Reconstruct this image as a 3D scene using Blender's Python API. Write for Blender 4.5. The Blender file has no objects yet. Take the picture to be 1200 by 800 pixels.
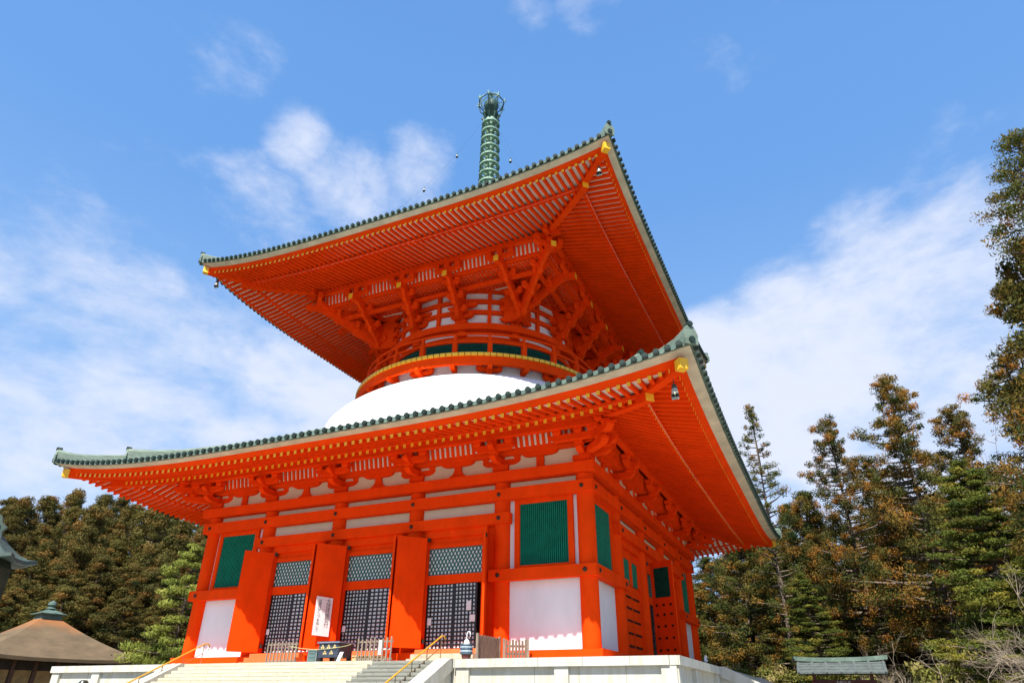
import bpy, math, random
import numpy as np
from mathutils import Vector, Matrix
R = math.radians
random.seed(7)
sc = bpy.context.scene
COL = sc.collection

# ------------------------------------------------------------------ camera
CAM = Vector((21.5234, -41.6714, -1.9898))
YAW, PITCH, ROLL = 0.4287, 0.4969, 0.0088
cd = bpy.data.cameras.new('camera'); cam = bpy.data.objects.new('camera', cd); COL.objects.link(cam)
F = Vector((-math.sin(YAW)*math.cos(PITCH), math.cos(YAW)*math.cos(PITCH), math.sin(PITCH)))
Rt = Vector((math.cos(YAW), math.sin(YAW), 0)); Up = Rt.cross(F)
R2 = Rt*math.cos(ROLL)+Up*math.sin(ROLL); U2 = -Rt*math.sin(ROLL)+Up*math.cos(ROLL)
m = Matrix((R2, U2, -F)).transposed().to_4x4(); m.translation = CAM
cam.matrix_world = m
cd.sensor_width = 36; cd.lens = 780.06/1200*36; cd.clip_start = .1; cd.clip_end = 4000
sc.camera = cam
sc.view_settings.view_transform = 'Standard'; sc.view_settings.look = 'None'
sc.view_settings.gamma = 1; sc.view_settings.exposure = 0.84
sc.view_settings.use_curve_mapping = False
try: sc.cycles.use_denoising = True; sc.cycles.max_bounces = 6; sc.cycles.diffuse_bounces = 3
except Exception: pass

# ------------------------------------------------------------------ sun + sky
SUN_EL, SUN_AZ = R(51.7), R(-6)          # azimuth: angle of the sun from -Y towards +X is -SUN_AZ
sdir = Vector((math.sin(-SUN_AZ)*math.cos(SUN_EL), -math.cos(SUN_AZ)*math.cos(SUN_EL), math.sin(SUN_EL)))
sl = bpy.data.lights.new('sun', 'SUN'); sl.energy = 4.8; sl.angle = R(.5); sl.color = (1, .95, .87)
so = bpy.data.objects.new('sun', sl); COL.objects.link(so)
so.rotation_euler = sdir.to_track_quat('Z', 'Y').to_euler()

def direction(az, el):                    # azimuth from +Y towards +X, elevation
    az, el = R(az), R(el)
    return (math.sin(az)*math.cos(el), math.cos(az)*math.cos(el), math.sin(el))

w = bpy.data.worlds.new('World'); sc.world = w; w.use_nodes = True
nt = w.node_tree; N = nt.nodes; L = nt.links; N.clear()
def nn(t, **k):
    n = N.new(t)
    for a, b in k.items(): setattr(n, a, b)
    return n
out = nn('ShaderNodeOutputWorld'); bg = nn('ShaderNodeBackground'); bg.inputs['Strength'].default_value = .12
L.new(bg.outputs[0], out.inputs[0])
sky = nn('ShaderNodeTexSky', sky_type='NISHITA', sun_disc=False)
sky.sun_elevation = SUN_EL; sky.sun_rotation = math.atan2(sdir.x, sdir.y)
sky.altitude = 800; sky.air_density = 1.0; sky.dust_density = .6; sky.ozone_density = 1.6
tc = nn('ShaderNodeTexCoord')
def math_n(op, a, b=None, c=None, clamp=False):
    n = nn('ShaderNodeMath', operation=op, use_clamp=clamp)
    for i, v in enumerate((a, b, c)):
        if v is None: continue
        if isinstance(v, (int, float)): n.inputs[i].default_value = v
        else: L.new(v, n.inputs[i])
    return n.outputs[0]
def vmap(scale, rot=(0, 0, 0), loc=(0, 0, 0)):
    mp = nn('ShaderNodeMapping'); L.new(tc.outputs['Generated'], mp.inputs[0])
    mp.inputs['Scale'].default_value = scale; mp.inputs['Rotation'].default_value = rot; mp.inputs['Location'].default_value = loc
    return mp.outputs[0]
def noise(v, s, det, rough, dist=0):
    n = nn('ShaderNodeTexNoise'); L.new(v, n.inputs['Vector']); n.inputs['Scale'].default_value = s
    n.inputs['Detail'].default_value = det; n.inputs['Roughness'].default_value = rough; n.inputs['Distortion'].default_value = dist
    return n.outputs['Fac']
n1 = noise(vmap((1, 1, 1.9), (0, .25, .4), (1.3, .2, .6)), 3.0, 9, .56, .35)
n2 = noise(vmap((1, 1, 1.6), (0, .3, .2), (3, 2, 1)), 9.0, 8, .6, .2)
blobs = [  # azimuth, elevation, half width in degrees, weight
    (-61, 19, 8, .9), (-55, 21.5, 8, 1), (-47, 21.5, 6, .95), (-42, 21.5, 5, .9), (-63, 25, 6, .65), (-57, 25, 5, .5), (-68, 20, 9, .8), (-55, 15, 7, .5),
    (-48, 42.5, 2.6, .62), (-42.5, 40.2, 3.6, .64), (-36, 41.5, 3.6, .5), (-50, 36, 5, .5), (-55, 33, 4, .42),
    (-5, 23.5, 6, 1), (2, 24, 8, 1), (10, 27, 7, 1), (16, 29, 6, .85), (18, 34, 5, .4), (5, 17, 12, 1), (12, 22, 10, 1), (-12, 18, 10, .7),
    (-14.5, 55.5, 2.6, .55), (-22, 56, 2.4, .4), (5, 50, 4, .22), (-57, 46.5, 3.5, .25),
]
acc = None
for az, el, hw, wt in blobs:
    vm = nn('ShaderNodeVectorMath', operation='DOT_PRODUCT'); L.new(tc.outputs['Generated'], vm.inputs[0])
    nrm = nn('ShaderNodeVectorMath', operation='NORMALIZE'); L.new(tc.outputs['Generated'], nrm.inputs[0]); L.new(nrm.outputs[0], vm.inputs[0])
    vm.inputs[1].default_value = direction(az, el)
    mr = nn('ShaderNodeMapRange', interpolation_type='SMOOTHSTEP')
    L.new(vm.outputs['Value'], mr.inputs[0]); mr.inputs[1].default_value = math.cos(R(hw*1.7)); mr.inputs[2].default_value = 1.0
    mr.inputs[3].default_value = 0; mr.inputs[4].default_value = wt
    acc = mr.outputs[0] if acc is None else math_n('MAXIMUM', acc, mr.outputs[0])
n3 = noise(vmap((1.0, .55, 2.6), (.3, .5, .7), (5, 1, 4)), 26.0, 6, .62, .3)
tex = math_n('ADD', math_n('MULTIPLY', math_n('SUBTRACT', n1, .5), 2.7), math_n('MULTIPLY', math_n('SUBTRACT', n2, .5), 1.3))
tex = math_n('ADD', tex, math_n('MULTIPLY', math_n('SUBTRACT', n3, .5), .4))
dens = math_n('ADD', math_n('MULTIPLY', acc, 1.4), math_n('SUBTRACT', tex, .55))
mr = nn('ShaderNodeMapRange', interpolation_type='SMOOTHSTEP'); L.new(dens, mr.inputs[0])
mr.inputs[1].default_value = -.12; mr.inputs[2].default_value = 1.02; mr.inputs[3].default_value = .0; mr.inputs[4].default_value = .93
mix = nn('ShaderNodeMix', data_type='RGBA')
hsv = nn('ShaderNodeHueSaturation'); hsv.inputs['Saturation'].default_value = 1.12; hsv.inputs['Value'].default_value = 1.25
L.new(sky.outputs[0], hsv.inputs['Color'])
sepz = nn('ShaderNodeSeparateXYZ'); nz = nn('ShaderNodeVectorMath', operation='NORMALIZE'); L.new(tc.outputs['Generated'], nz.inputs[0]); L.new(nz.outputs[0], sepz.inputs[0])
gr = nn('ShaderNodeValToRGB'); L.new(sepz.outputs[2], gr.inputs[0]); gr.color_ramp.interpolation = 'EASE'
ge = gr.color_ramp.elements; ge[0].position = 0; ge[0].color = (.46, .66, .95, 1); ge[1].position = 1; ge[1].color = (.13, .33, .78, 1)
e_ = ge.new(.35); e_.color = (.30, .53, .93, 1); e_ = ge.new(.68); e_.color = (.165, .40, .87, 1)
gs = nn('ShaderNodeVectorMath', operation='SCALE'); L.new(gr.outputs[0], gs.inputs[0]); gs.inputs['Scale'].default_value = 4.75
gm = nn('ShaderNodeMix', data_type='RGBA'); gm.inputs['Factor'].default_value = .8; L.new(hsv.outputs[0], gm.inputs['A']); L.new(gs.outputs[0], gm.inputs['B'])
L.new(mr.outputs[0], mix.inputs['Factor']); L.new(gm.outputs['Result'], mix.inputs['A']); mix.inputs['B'].default_value = (3.9, 4.15, 4.85, 1)
L.new(mix.outputs['Result'], bg.inputs['Color'])

# ------------------------------------------------------------------ materials
def mat(name, col, rough=.6, var=.12, scale=3., bump=0., bscale=20., metal=0., col2=None, stretch=None, spec=.5):
    M = bpy.data.materials.new(name); M.use_nodes = True
    t = M.node_tree; b = t.nodes['Principled BSDF']; b.inputs['Roughness'].default_value = rough
    b.inputs['Metallic'].default_value = metal; b.inputs['Specular IOR Level'].default_value = spec
    tcn = t.nodes.new('ShaderNodeTexCoord'); mp = t.nodes.new('ShaderNodeMapping'); t.links.new(tcn.outputs['Object'], mp.inputs[0])
    if stretch: mp.inputs['Scale'].default_value = stretch
    no = t.nodes.new('ShaderNodeTexNoise'); no.inputs['Scale'].default_value = scale; no.inputs['Detail'].default_value = 6
    no.inputs['Roughness'].default_value = .65
    t.links.new(mp.outputs[0], no.inputs['Vector'])
    rp = t.nodes.new('ShaderNodeValToRGB'); t.links.new(no.outputs['Fac'], rp.inputs[0])
    c2 = col2 or tuple(max(0, c*(1-var*1.6)) for c in col)
    c1 = tuple(min(1, c*(1+var)) for c in col)
    rp.color_ramp.elements[0].position = .3; rp.color_ramp.elements[0].color = (*c2, 1)
    rp.color_ramp.elements[1].position = .7; rp.color_ramp.elements[1].color = (*c1, 1)
    t.links.new(rp.outputs[0], b.inputs['Base Color'])
    if bump:
        n2 = t.nodes.new('ShaderNodeTexNoise'); n2.inputs['Scale'].default_value = bscale; n2.inputs['Detail'].default_value = 5
        t.links.new(mp.outputs[0], n2.inputs['Vector'])
        bp = t.nodes.new('ShaderNodeBump'); bp.inputs['Strength'].default_value = bump; bp.inputs['Distance'].default_value = .03
        t.links.new(n2.outputs['Fac'], bp.inputs['Height']); t.links.new(bp.outputs[0], b.inputs['Normal'])
    return M
RED = mat('vermilion paint', (.92, .059, .003), .7, .09, .9, .15, 14, spec=.03, stretch=(1.2, 1.2, .7))
GOLD = mat('yellow ochre end paint', (.95, .50, .02), .45, .08, 5)
WHITE = mat('white plaster', (.79, .78, .78), .75, .045, .9, .12, 22, stretch=(1, 1, .35))
CREAM = mat('cream plaster', (.74, .64, .46), .75, .05, 1.2)
BOARD = mat('pale soffit board', (.90, .84, .72), .7, .06, 2)
EAVEB = mat('weathered eave board', (.60, .52, .37), .7, .16, 1.2, .15, 12)
TILE = mat('green copper tile', (.115, .165, .135), .7, .3, 1.2, .3, 9, col2=(.055, .09, .075), spec=.25)
TILED = mat('dark copper tile end', (.02, .037, .03), .6, .3, 6, .3, 20, spec=.2)
RIDGE = mat('ridge copper patina', (.165, .22, .165), .65, .3, 2, .25, 10, stretch=(1, 1, 6))
DOMEM = mat('dome plaster', (.84, .84, .83), .7, .025, .5, .05, 20)
GREEN = mat('green slat paint', (.003, .19, .11), .55, .15, 3, spec=.2)
GREEND = mat('dark green paint', (.004, .065, .04), .6, .2, 3, spec=.12)
GLAT = mat('teal lattice paint', (.015, .13, .10), .5, .1, 8, spec=.3)
PAPER = mat('white paper', (.78, .77, .75), .8, .03, 5)
BLACK = mat('black lacquer', (.012, .009, .008), .45, .3, 5)
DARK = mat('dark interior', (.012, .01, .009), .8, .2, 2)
IRON = mat('dark bronze fitting', (.05, .035, .02), .4, .3, 10, metal=.5)
BRONZE = mat('spire patina', (.27, .40, .31), .55, .3, 3, .3, 12, col2=(.10, .20, .14), spec=.3)
BRONZED = mat('spire dark patina', (.03, .08, .06), .6, .3, 3, .2, 12)
BELLM = mat('bell bronze', (.09, .10, .08), .28, .3, 12, metal=.6)
BELLW = mat('bell pale band', (.40, .40, .33), .4, .2, 12)
WOOD = mat('weathered grey wood', (.24, .19, .14), .8, .3, 3, .4, 25, stretch=(6, 6, .8))
WOODB = mat('brown wood', (.13, .055, .03), .7, .3, 3, .3, 25)
WOODL = mat('pale wood', (.62, .42, .20), .7, .2, 3, .2, 25)
WOODP = mat('pale grey wood', (.50, .42, .30), .8, .2, 3, .2, 25)
STEPW = mat('painted step', (.80, .15, .03), .6, .08, 3)
YRAIL = mat('ochre handrail paint', (.62, .33, .03), .45, .15, 6)
BRAIL = mat('brown rail post', (.25, .15, .05), .5, .2, 6)

def stone_mat(name, c, cdirt, bw, bh, off=.5):
    M = mat(name, c, .8, .06, 2.0, .25, 40)
    t = M.node_tree; b = t.nodes['Principled BSDF']
    base = b.inputs['Base Color'].links[0].from_socket
    g = t.nodes.new('ShaderNodeNewGeometry'); sep = t.nodes.new('ShaderNodeSeparateXYZ'); t.links.new(g.outputs['Position'], sep.inputs[0])
    ad = t.nodes.new('ShaderNodeMath'); ad.operation = 'ADD'; t.links.new(sep.outputs[0], ad.inputs[0]); t.links.new(sep.outputs[1], ad.inputs[1])
    cb = t.nodes.new('ShaderNodeCombineXYZ'); t.links.new(ad.outputs[0], cb.inputs[0]); t.links.new(sep.outputs[2], cb.inputs[1])
    br = t.nodes.new('ShaderNodeTexBrick'); t.links.new(cb.outputs[0], br.inputs['Vector'])
    br.inputs['Scale'].default_value = 1; br.inputs['Brick Width'].default_value = bw; br.inputs['Row Height'].default_value = bh
    br.inputs['Mortar Size'].default_value = .012; br.offset = off
    br.inputs['Color1'].default_value = (1, 1, 1, 1); br.inputs['Color2'].default_value = (.90, .90, .87, 1); br.inputs['Mortar'].default_value = (.45, .43, .38, 1)
    mx = t.nodes.new('ShaderNodeMix'); mx.data_type = 'RGBA'; mx.blend_type = 'MULTIPLY'; mx.inputs['Factor'].default_value = 1
    t.links.new(base, mx.inputs['A']); t.links.new(br.outputs['Color'], mx.inputs['B'])
    # streaky stains
    mp = t.nodes.new('ShaderNodeMapping'); mp.inputs['Scale'].default_value = (1.6, 1.6, .35); t.links.new(g.outputs['Position'], mp.inputs[0])
    no = t.nodes.new('ShaderNodeTexNoise'); no.inputs['Scale'].default_value = 2.2; no.inputs['Detail'].default_value = 8; t.links.new(mp.outputs[0], no.inputs['Vector'])
    rp = t.nodes.new('ShaderNodeValToRGB'); t.links.new(no.outputs['Fac'], rp.inputs[0])
    rp.color_ramp.elements[0].position = .45; rp.color_ramp.elements[0].color = (0, 0, 0, 1); rp.color_ramp.elements[1].position = .75; rp.color_ramp.elements[1].color = (.9, .9, .9, 1)
    m2 = t.nodes.new('ShaderNodeMix'); m2.data_type = 'RGBA'; t.links.new(rp.outputs[0], m2.inputs['Factor']); t.links.new(mx.outputs['Result'], m2.inputs['A']); m2.inputs['B'].default_value = (*cdirt, 1)
    t.links.new(m2.outputs['Result'], b.inputs['Base Color'])
    return M
STONE = stone_mat('pale granite', (.56, .545, .48), (.42, .39, .29), 1.75, 50)
STEPS = stone_mat('cream stone steps', (.54, .50, .38), (.46, .42, .30), 1.6, .155)
STEPS_SHADE = stone_mat('shade-grey stone steps', (.27, .27, .23), (.20, .20, .15), 1.6, .155)  # darker copy of the step stone, shadow put into its colour

# ------------------------------------------------------------------ mesh builder
class MB:
    def __init__(s, T=None): s.v = []; s.f = []; s.m = []; s.T = T
    def add(s, vs, fs, mi=0):
        b = len(s.v)
        s.v += [s.T(*p) for p in vs] if s.T else [tuple(p) for p in vs]
        s.f += [tuple(i+b for i in f) for f in fs]; s.m += [mi]*len(fs)
    def box(s, a, b, mi=0):
        (x0, y0, z0), (x1, y1, z1) = a, b
        s.add([(x0, y0, z0), (x1, y0, z0), (x1, y1, z0), (x0, y1, z0), (x0, y0, z1), (x1, y0, z1), (x1, y1, z1), (x0, y1, z1)],
              [(3, 2, 1, 0), (4, 5, 6, 7), (0, 1, 5, 4), (1, 2, 6, 5), (2, 3, 7, 6), (3, 0, 4, 7)], mi)
    def prism(s, pts, off, mi=0):         # polygon extruded along off
        n = len(pts); q = [tuple(p[i]+off[i] for i in range(3)) for p in pts]
        s.add(list(pts)+q, [tuple(range(n-1, -1, -1)), tuple(range(n, 2*n))]+[(i, (i+1) % n, n+(i+1) % n, n+i) for i in range(n)], mi)
    def bar(s, A, B, w, h, mi=0, cap=None, up=(0, 0, 1)):   # A,B = centre-bottom line; cap material for B end
        A, B = Vector(A), Vector(B); d = (B-A); side = d.cross(Vector(up)).normalized()*(w/2); u = Vector((0, 0, h))
        vs = [A-side, A+side, A+side+u, A-side+u, B-side, B+side, B+side+u, B-side+u]
        s.add([tuple(x) for x in vs], [(0, 1, 2, 3), (0, 4, 5, 1), (1, 5, 6, 2), (2, 6, 7, 3), (3, 7, 4, 0)], mi)
        s.add([tuple(x) for x in vs[4:]], [(3, 2, 1, 0)], mi if cap is None else cap)
    def tube(s, pts, r, n=8, mi=0, caps=True):
        pts = [Vector(p) for p in pts]; rs = r if isinstance(r, (list, tuple)) else [r]*len(pts)
        vs = []
        for i, p in enumerate(pts):
            d = (pts[min(i+1, len(pts)-1)]-pts[max(i-1, 0)]).normalized()
            a = d.cross(Vector((0, 0, 1)))
            if a.length < 1e-3: a = Vector((1, 0, 0))
            a.normalize(); b = d.cross(a)
            vs += [tuple(p+(a*math.cos(2*math.pi*k/n)+b*math.sin(2*math.pi*k/n))*rs[i]) for k in range(n)]
        fs = [(i*n+k, i*n+(k+1) % n, (i+1)*n+(k+1) % n, (i+1)*n+k) for i in range(len(pts)-1) for k in range(n)]
        if caps: fs += [tuple(range(n)), tuple(range(len(vs)-1, len(vs)-n-1, -1))]
        s.add(vs, fs, mi)
    def lathe(s, prof, n=32, c=(0, 0, 0), mi=0, a0=0, a1=360, close=False):   # prof = [(r,z)]
        full = abs(a1-a0) >= 359.9; k = n if full else n+1
        vs = []
        for i in range(k):
            a = R(a0+(a1-a0)*i/n)
            vs += [(c[0]+r*math.cos(a), c[1]+r*math.sin(a), c[2]+z) for r, z in prof]
        q = len(prof); fs = []
        for i in range(n):
            j = (i+1) % k
            for t in range(q-1 if not close else q):
                u = (t+1) % q
                fs.append((i*q+t, j*q+t, j*q+u, i*q+u))
        s.add(vs, fs, mi)
    def block(s, c, w, h, mi=0, rd=None, td=None):   # bearing block, narrower foot; c centre-bottom
        c = Vector(c); rd = Vector(rd or (0, 1, 0)); td = Vector(td or (1, 0, 0))
        vs = []
        for z, k in ((0, .36), (h*.4, .5), (h, .5)):
            for a, b in ((-1, -1), (1, -1), (1, 1), (-1, 1)):
                vs.append(tuple(c+td*(a*k*w)+rd*(b*k*w)+Vector((0, 0, z))))
        fs = [(3, 2, 1, 0), (8, 9, 10, 11)]
        for l in (0, 4):
            fs += [(l+i, l+(i+1) % 4, l+4+(i+1) % 4, l+4+i) for i in range(4)]
        s.add(vs, fs, mi)
    def arm(s, c, Lg, h, th, dr, mi=0, one=False):   # boat arm, centre-bottom c, along unit dr
        c = Vector(c); dr = Vector(dr); nr = Vector((-dr.y, dr.x, 0)); H = Lg/2; k = min(.42, H*.45)
        pr = [(H, h), (-H, h)]
        left = [(-H, h*.62), (-H+k*.25, h*.3), (-H+k*.6, h*.08), (-H+k, 0)]
        if one: left = [(-H, 0)]
        pr += left+[(H-k, 0), (H-k*.6, h*.08), (H-k*.25, h*.3), (H, h*.62)]
        s.prism([tuple(c+dr*a+Vector((0, 0, b))-nr*(th/2)) for a, b in pr], tuple(nr*th), mi)
    def build(s, name, mats, parent=None, smooth=False, loc=None):
        me = bpy.data.meshes.new(name); me.from_pydata(s.v, [], s.f)
        ms = mats if isinstance(mats, (list, tuple)) else [mats]
        for x in ms: me.materials.append(x)
        me.polygons.foreach_set('material_index', s.m)
        if smooth:
            me.polygons.foreach_set('use_smooth', [True]*len(s.f))
            try: me.set_sharp_from_angle(angle=R(40))
            except Exception: pass
        import bmesh
        if len(s.f) < 30000:
            bm = bmesh.new(); bm.from_mesh(me); bmesh.ops.recalc_face_normals(bm, faces=bm.faces); bm.to_mesh(me); bm.free()
        me.update()
        o = bpy.data.objects.new(name, me); COL.objects.link(o)
        if parent:
            o.parent = parent
            base = parent.matrix_basis if parent.parent is None else Matrix()
            if parent.parent is None: o.matrix_parent_inverse = base.inverted()
        return o
def tag(o, label=None, cat=None, group=None, kind=None):
    if label: o['label'] = label
    if cat: o['category'] = cat
    if group: o['group'] = group
    if kind: o['kind'] = kind
    return o
def thing(name, loc, label, cat, group=None):
    o = bpy.data.objects.new(name, None); COL.objects.link(o); o.location = loc; o.empty_display_size = .3
    return tag(o, label, cat, group)
def SIDE(k):                              # side coordinates (u along the face, d outward, z)
    def T(u, d, z):
        x, y = u, -d
        for _ in range(k): x, y = -y, x
        return (x, y, z)
    return T

# ------------------------------------------------------------------ ground and hills
GZ = -3.6
def terrain():
    import mathutils.noise as mn
    n = 120; S = 420.; vs = []; fs = []
    cx, cy = 0, 20
    def coord(i):
        t = (i/n*2-1); return (abs(t)**1.6)*math.copysign(1, t)*S
    for j in range(n+1):
        for i in range(n+1):
            x, y = coord(i)+cx, coord(j)+cy
            dx, dy = x-CAM.x, y-CAM.y; r = math.hypot(dx, dy); az = math.degrees(math.atan2(dx, dy))
            dirw = max(0, min(1, (100-abs(az+20))/35))
            k = max(0, min(1, (r-96)/70)); k = k*k*(3-2*k)
            z = GZ+dirw*k*14+dirw*k*1.5*mn.noise(Vector((x*.02, y*.02, 0)))
            vs.append((x, y, z))
    for j in range(n):
        for i in range(n):
            a = j*(n+1)+i; fs.append((a, a+1, a+n+2, a+n+1))
    b = MB(); b.add(vs, fs)
    return b
def ground_z(x, y):
    dx, dy = x-CAM.x, y-CAM.y; r = math.hypot(dx, dy); az = math.degrees(math.atan2(dx, dy))
    dirw = max(0, min(1, (100-abs(az+20))/35)); k = max(0, min(1, (r-96)/70)); k = k*k*(3-2*k)
    return GZ+dirw*k*14
GROUND = mat('gravel and leaf litter', (.34, .32, .27), .95, .25, .6, .5, 60)
tg = GROUND.node_tree; bb = tg.nodes['Principled BSDF']; basec = bb.inputs['Base Color'].links[0].from_socket
g = tg.nodes.new('ShaderNodeNewGeometry'); ln = tg.nodes.new('ShaderNodeVectorMath'); ln.operation = 'DISTANCE'
ln.inputs[1].default_value = (CAM.x, CAM.y, GZ); tg.links.new(g.outputs['Position'], ln.inputs[0])
mrn = tg.nodes.new('ShaderNodeMapRange'); tg.links.new(ln.outputs['Value'], mrn.inputs[0]); mrn.inputs[1].default_value = 52; mrn.inputs[2].default_value = 66
mxn = tg.nodes.new('ShaderNodeMix'); mxn.data_type = 'RGBA'; tg.links.new(mrn.outputs[0], mxn.inputs['Factor']); tg.links.new(basec, mxn.inputs['A'])
nf = tg.nodes.new('ShaderNodeTexNoise'); nf.inputs['Scale'].default_value = .35; nf.inputs['Detail'].default_value = 8
rf = tg.nodes.new('ShaderNodeValToRGB'); tg.links.new(nf.outputs['Fac'], rf.inputs[0]); tg.links.new(g.outputs['Position'], nf.inputs['Vector'])
rf.color_ramp.elements[0].position = .35; rf.color_ramp.elements[0].color = (.035, .04, .015, 1); rf.color_ramp.elements[1].position = .7; rf.color_ramp.elements[1].color = (.13, .085, .04, 1)
tg.links.new(rf.outputs[0], mxn.inputs['B']); tg.links.new(mxn.outputs['Result'], bb.inputs['Base Color'])
tag(terrain().build('ground', GROUND, smooth=True), kind='structure')

# ------------------------------------------------------------------ stone platform and stairs
ZT = -.5; PH = 16.3
plat = thing('stone_platform', (0, 0, GZ), 'pale granite platform with coping and recessed panels under the red pagoda', 'platform')
b = MB(); b.box((-PH+.16, -PH+.16, GZ), (PH-.16, PH-.16, ZT-.03)); b.build('panel_wall', STONE, plat)
SX = 7.55
for k in range(4):
    T = SIDE(k)
    for seg in ((-PH-.004, -SX-.004), (SX+.004, PH-.31)) if k in (0, 1) else ((-PH-.004, PH-.31),):
        b = MB(T)
        n = max(1, round((seg[1]-seg[0])/1.75))
        for i in range(n):
            a, c = seg[0]+(seg[1]-seg[0])*i/n, seg[0]+(seg[1]-seg[0])*(i+1)/n
            b.box((a+.0005*i, PH-.3, ZT-.30), (c, PH+.06, ZT))
        b.build('coping', STONE, plat)
    for u in (-PH+.35, -12.9, -SX-.38, SX+.38, 12.0, PH-.35):
        b = MB(T); b.box((u-.27, PH-.17, GZ), (u+.27, PH-.02, ZT-.305)); b.build('pilaster', STONE, plat)
    b = MB(T); b.box((-PH, PH-.17, GZ), (PH, PH+.1, GZ+.3)); b.build('plinth', STONE, plat)
b = MB(); b.box((-PH+.3, -PH+.3, ZT-.028), (PH-.3, PH-.3, ZT-.004)); b.build('paving', STONE, plat)
def stairs(k, label, front):
    T = SIDE(k)
    st = thing('stone_staircase', T(0, PH+3, GZ), label, 'staircase')
    n = 20; rise = (ZT-GZ)/n; run = .325
    b = MB(T); g_ = MB(T)
    for i in range(n):
        z1 = ZT-rise*i; d1 = PH+.05+run*(i)
        if front:
            b.box((-6.85, PH-.4 if i == 0 else d1-run, z1-rise), (3.75, d1, z1-.0))
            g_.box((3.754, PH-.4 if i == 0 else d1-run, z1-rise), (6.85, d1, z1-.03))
        else: b.box((-6.85, PH-.4 if i == 0 else d1-run, z1-rise), (6.85, d1, z1))
    b.build('steps', STEPS if front else STONE, st)
    if front: g_.build('shaded_steps', STEPS_SHADE, st)  # right-hand strip of the flight, its shade painted as a grey tone
    for s in (-1, 1):
        b = MB(T); u0, u1 = (6.87, 7.5) if s > 0 else (-7.5, -6.87)
        D = PH-.1; E = PH+.1+(ZT-GZ)/.475
        b.prism([(u0, D, ZT+.02), (u0, D+.3, ZT+.02), (u0, E, GZ+.15), (u0, E, GZ-.02), (u0, E-.7, GZ-.02), (u0, D, ZT-.36)], (u1-u0, 0, 0))
        b.build('stringer', STONE, st)
        b = MB(T); w0, w1 = (6.95, 7.4) if s > 0 else (-7.4, -6.95)
        b.prism([(w0, D, ZT-.37), (w0, E-.75, GZ-.03), (w0, D, GZ-.03)], (w1-w0, 0, 0)); b.build('side_wall', STONE, st)
    return st
stairs(0, 'wide cream stone staircase rising to the front doors of the pagoda', True)
stairs(1, 'pale stone staircase on the shaded right side of the platform', False)
def handrail(T, u, flip, label, loc_d=17.5):
    h = thing('handrail', T(u, PH+3.3, GZ), label, 'handrail', 'metal handrails on the stone stairs')
    sl_ = .477; d0 = PH-1.2; z0 = ZT+.95
    pts = [(u, d0-.28, z0-.26), (u, d0-.34, z0-.1), (u, d0-.22, z0+.02), (u, d0, z0)]
    end = (u, d0+6.6, z0-6.6*sl_)
    b = MB(T); P = [T(*q) for q in pts+[end]]
    b2 = MB(); b2.tube(P, .035, 8); b2.build('top_rail', YRAIL, h, True)
    b2 = MB(); b2.tube([T(u, d0, z0-.42), T(u, d0+6.6, z0-.42-6.6*sl_)], .018, 6); b2.build('lower_rail', BRAIL, h, True)
    for i in range(7):
        d = d0+.02+i*1.08; zz = z0-(d-d0)*sl_
        foot = ZT if d < PH else ZT-(d-PH)*sl_-.12
        b2 = MB(); b2.tube([T(u, d, max(foot, GZ)-.02), T(u, d, zz)], .02, 6); b2.build('post', BRAIL, h, True)
    return h
handrail(SIDE(0), 6.25, 1, 'yellow handrail on the shade-grey steps beside the right stone stringer')
handrail(SIDE(0), -7.15, 1, 'yellow handrail running up the left edge of the front stairs')
T = SIDE(1); ce = thing('curled_rail_end', T(-8.6, 15.9, ZT), 'small white curled metal rail end on the right coping of the platform', 'rail end')
b = MB(); b.tube([T(-8.6, 15.9, ZT), T(-8.62, 15.9, ZT+.2), T(-8.52, 15.9, ZT+.34), T(-8.36, 15.9, ZT+.40), T(-8.22, 15.9, ZT+.34), T(-8.2, 15.9, ZT+.24), T(-8.28, 15.9, ZT+.2)], .045, 8); b.build('hook', WHITE, ce, True)
b = MB(); b.tube([T(-8.6, 15.9, ZT-.002), T(-8.6, 15.9, ZT+.04)], .12, 12); b.build('foot', STONE, ce)

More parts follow.
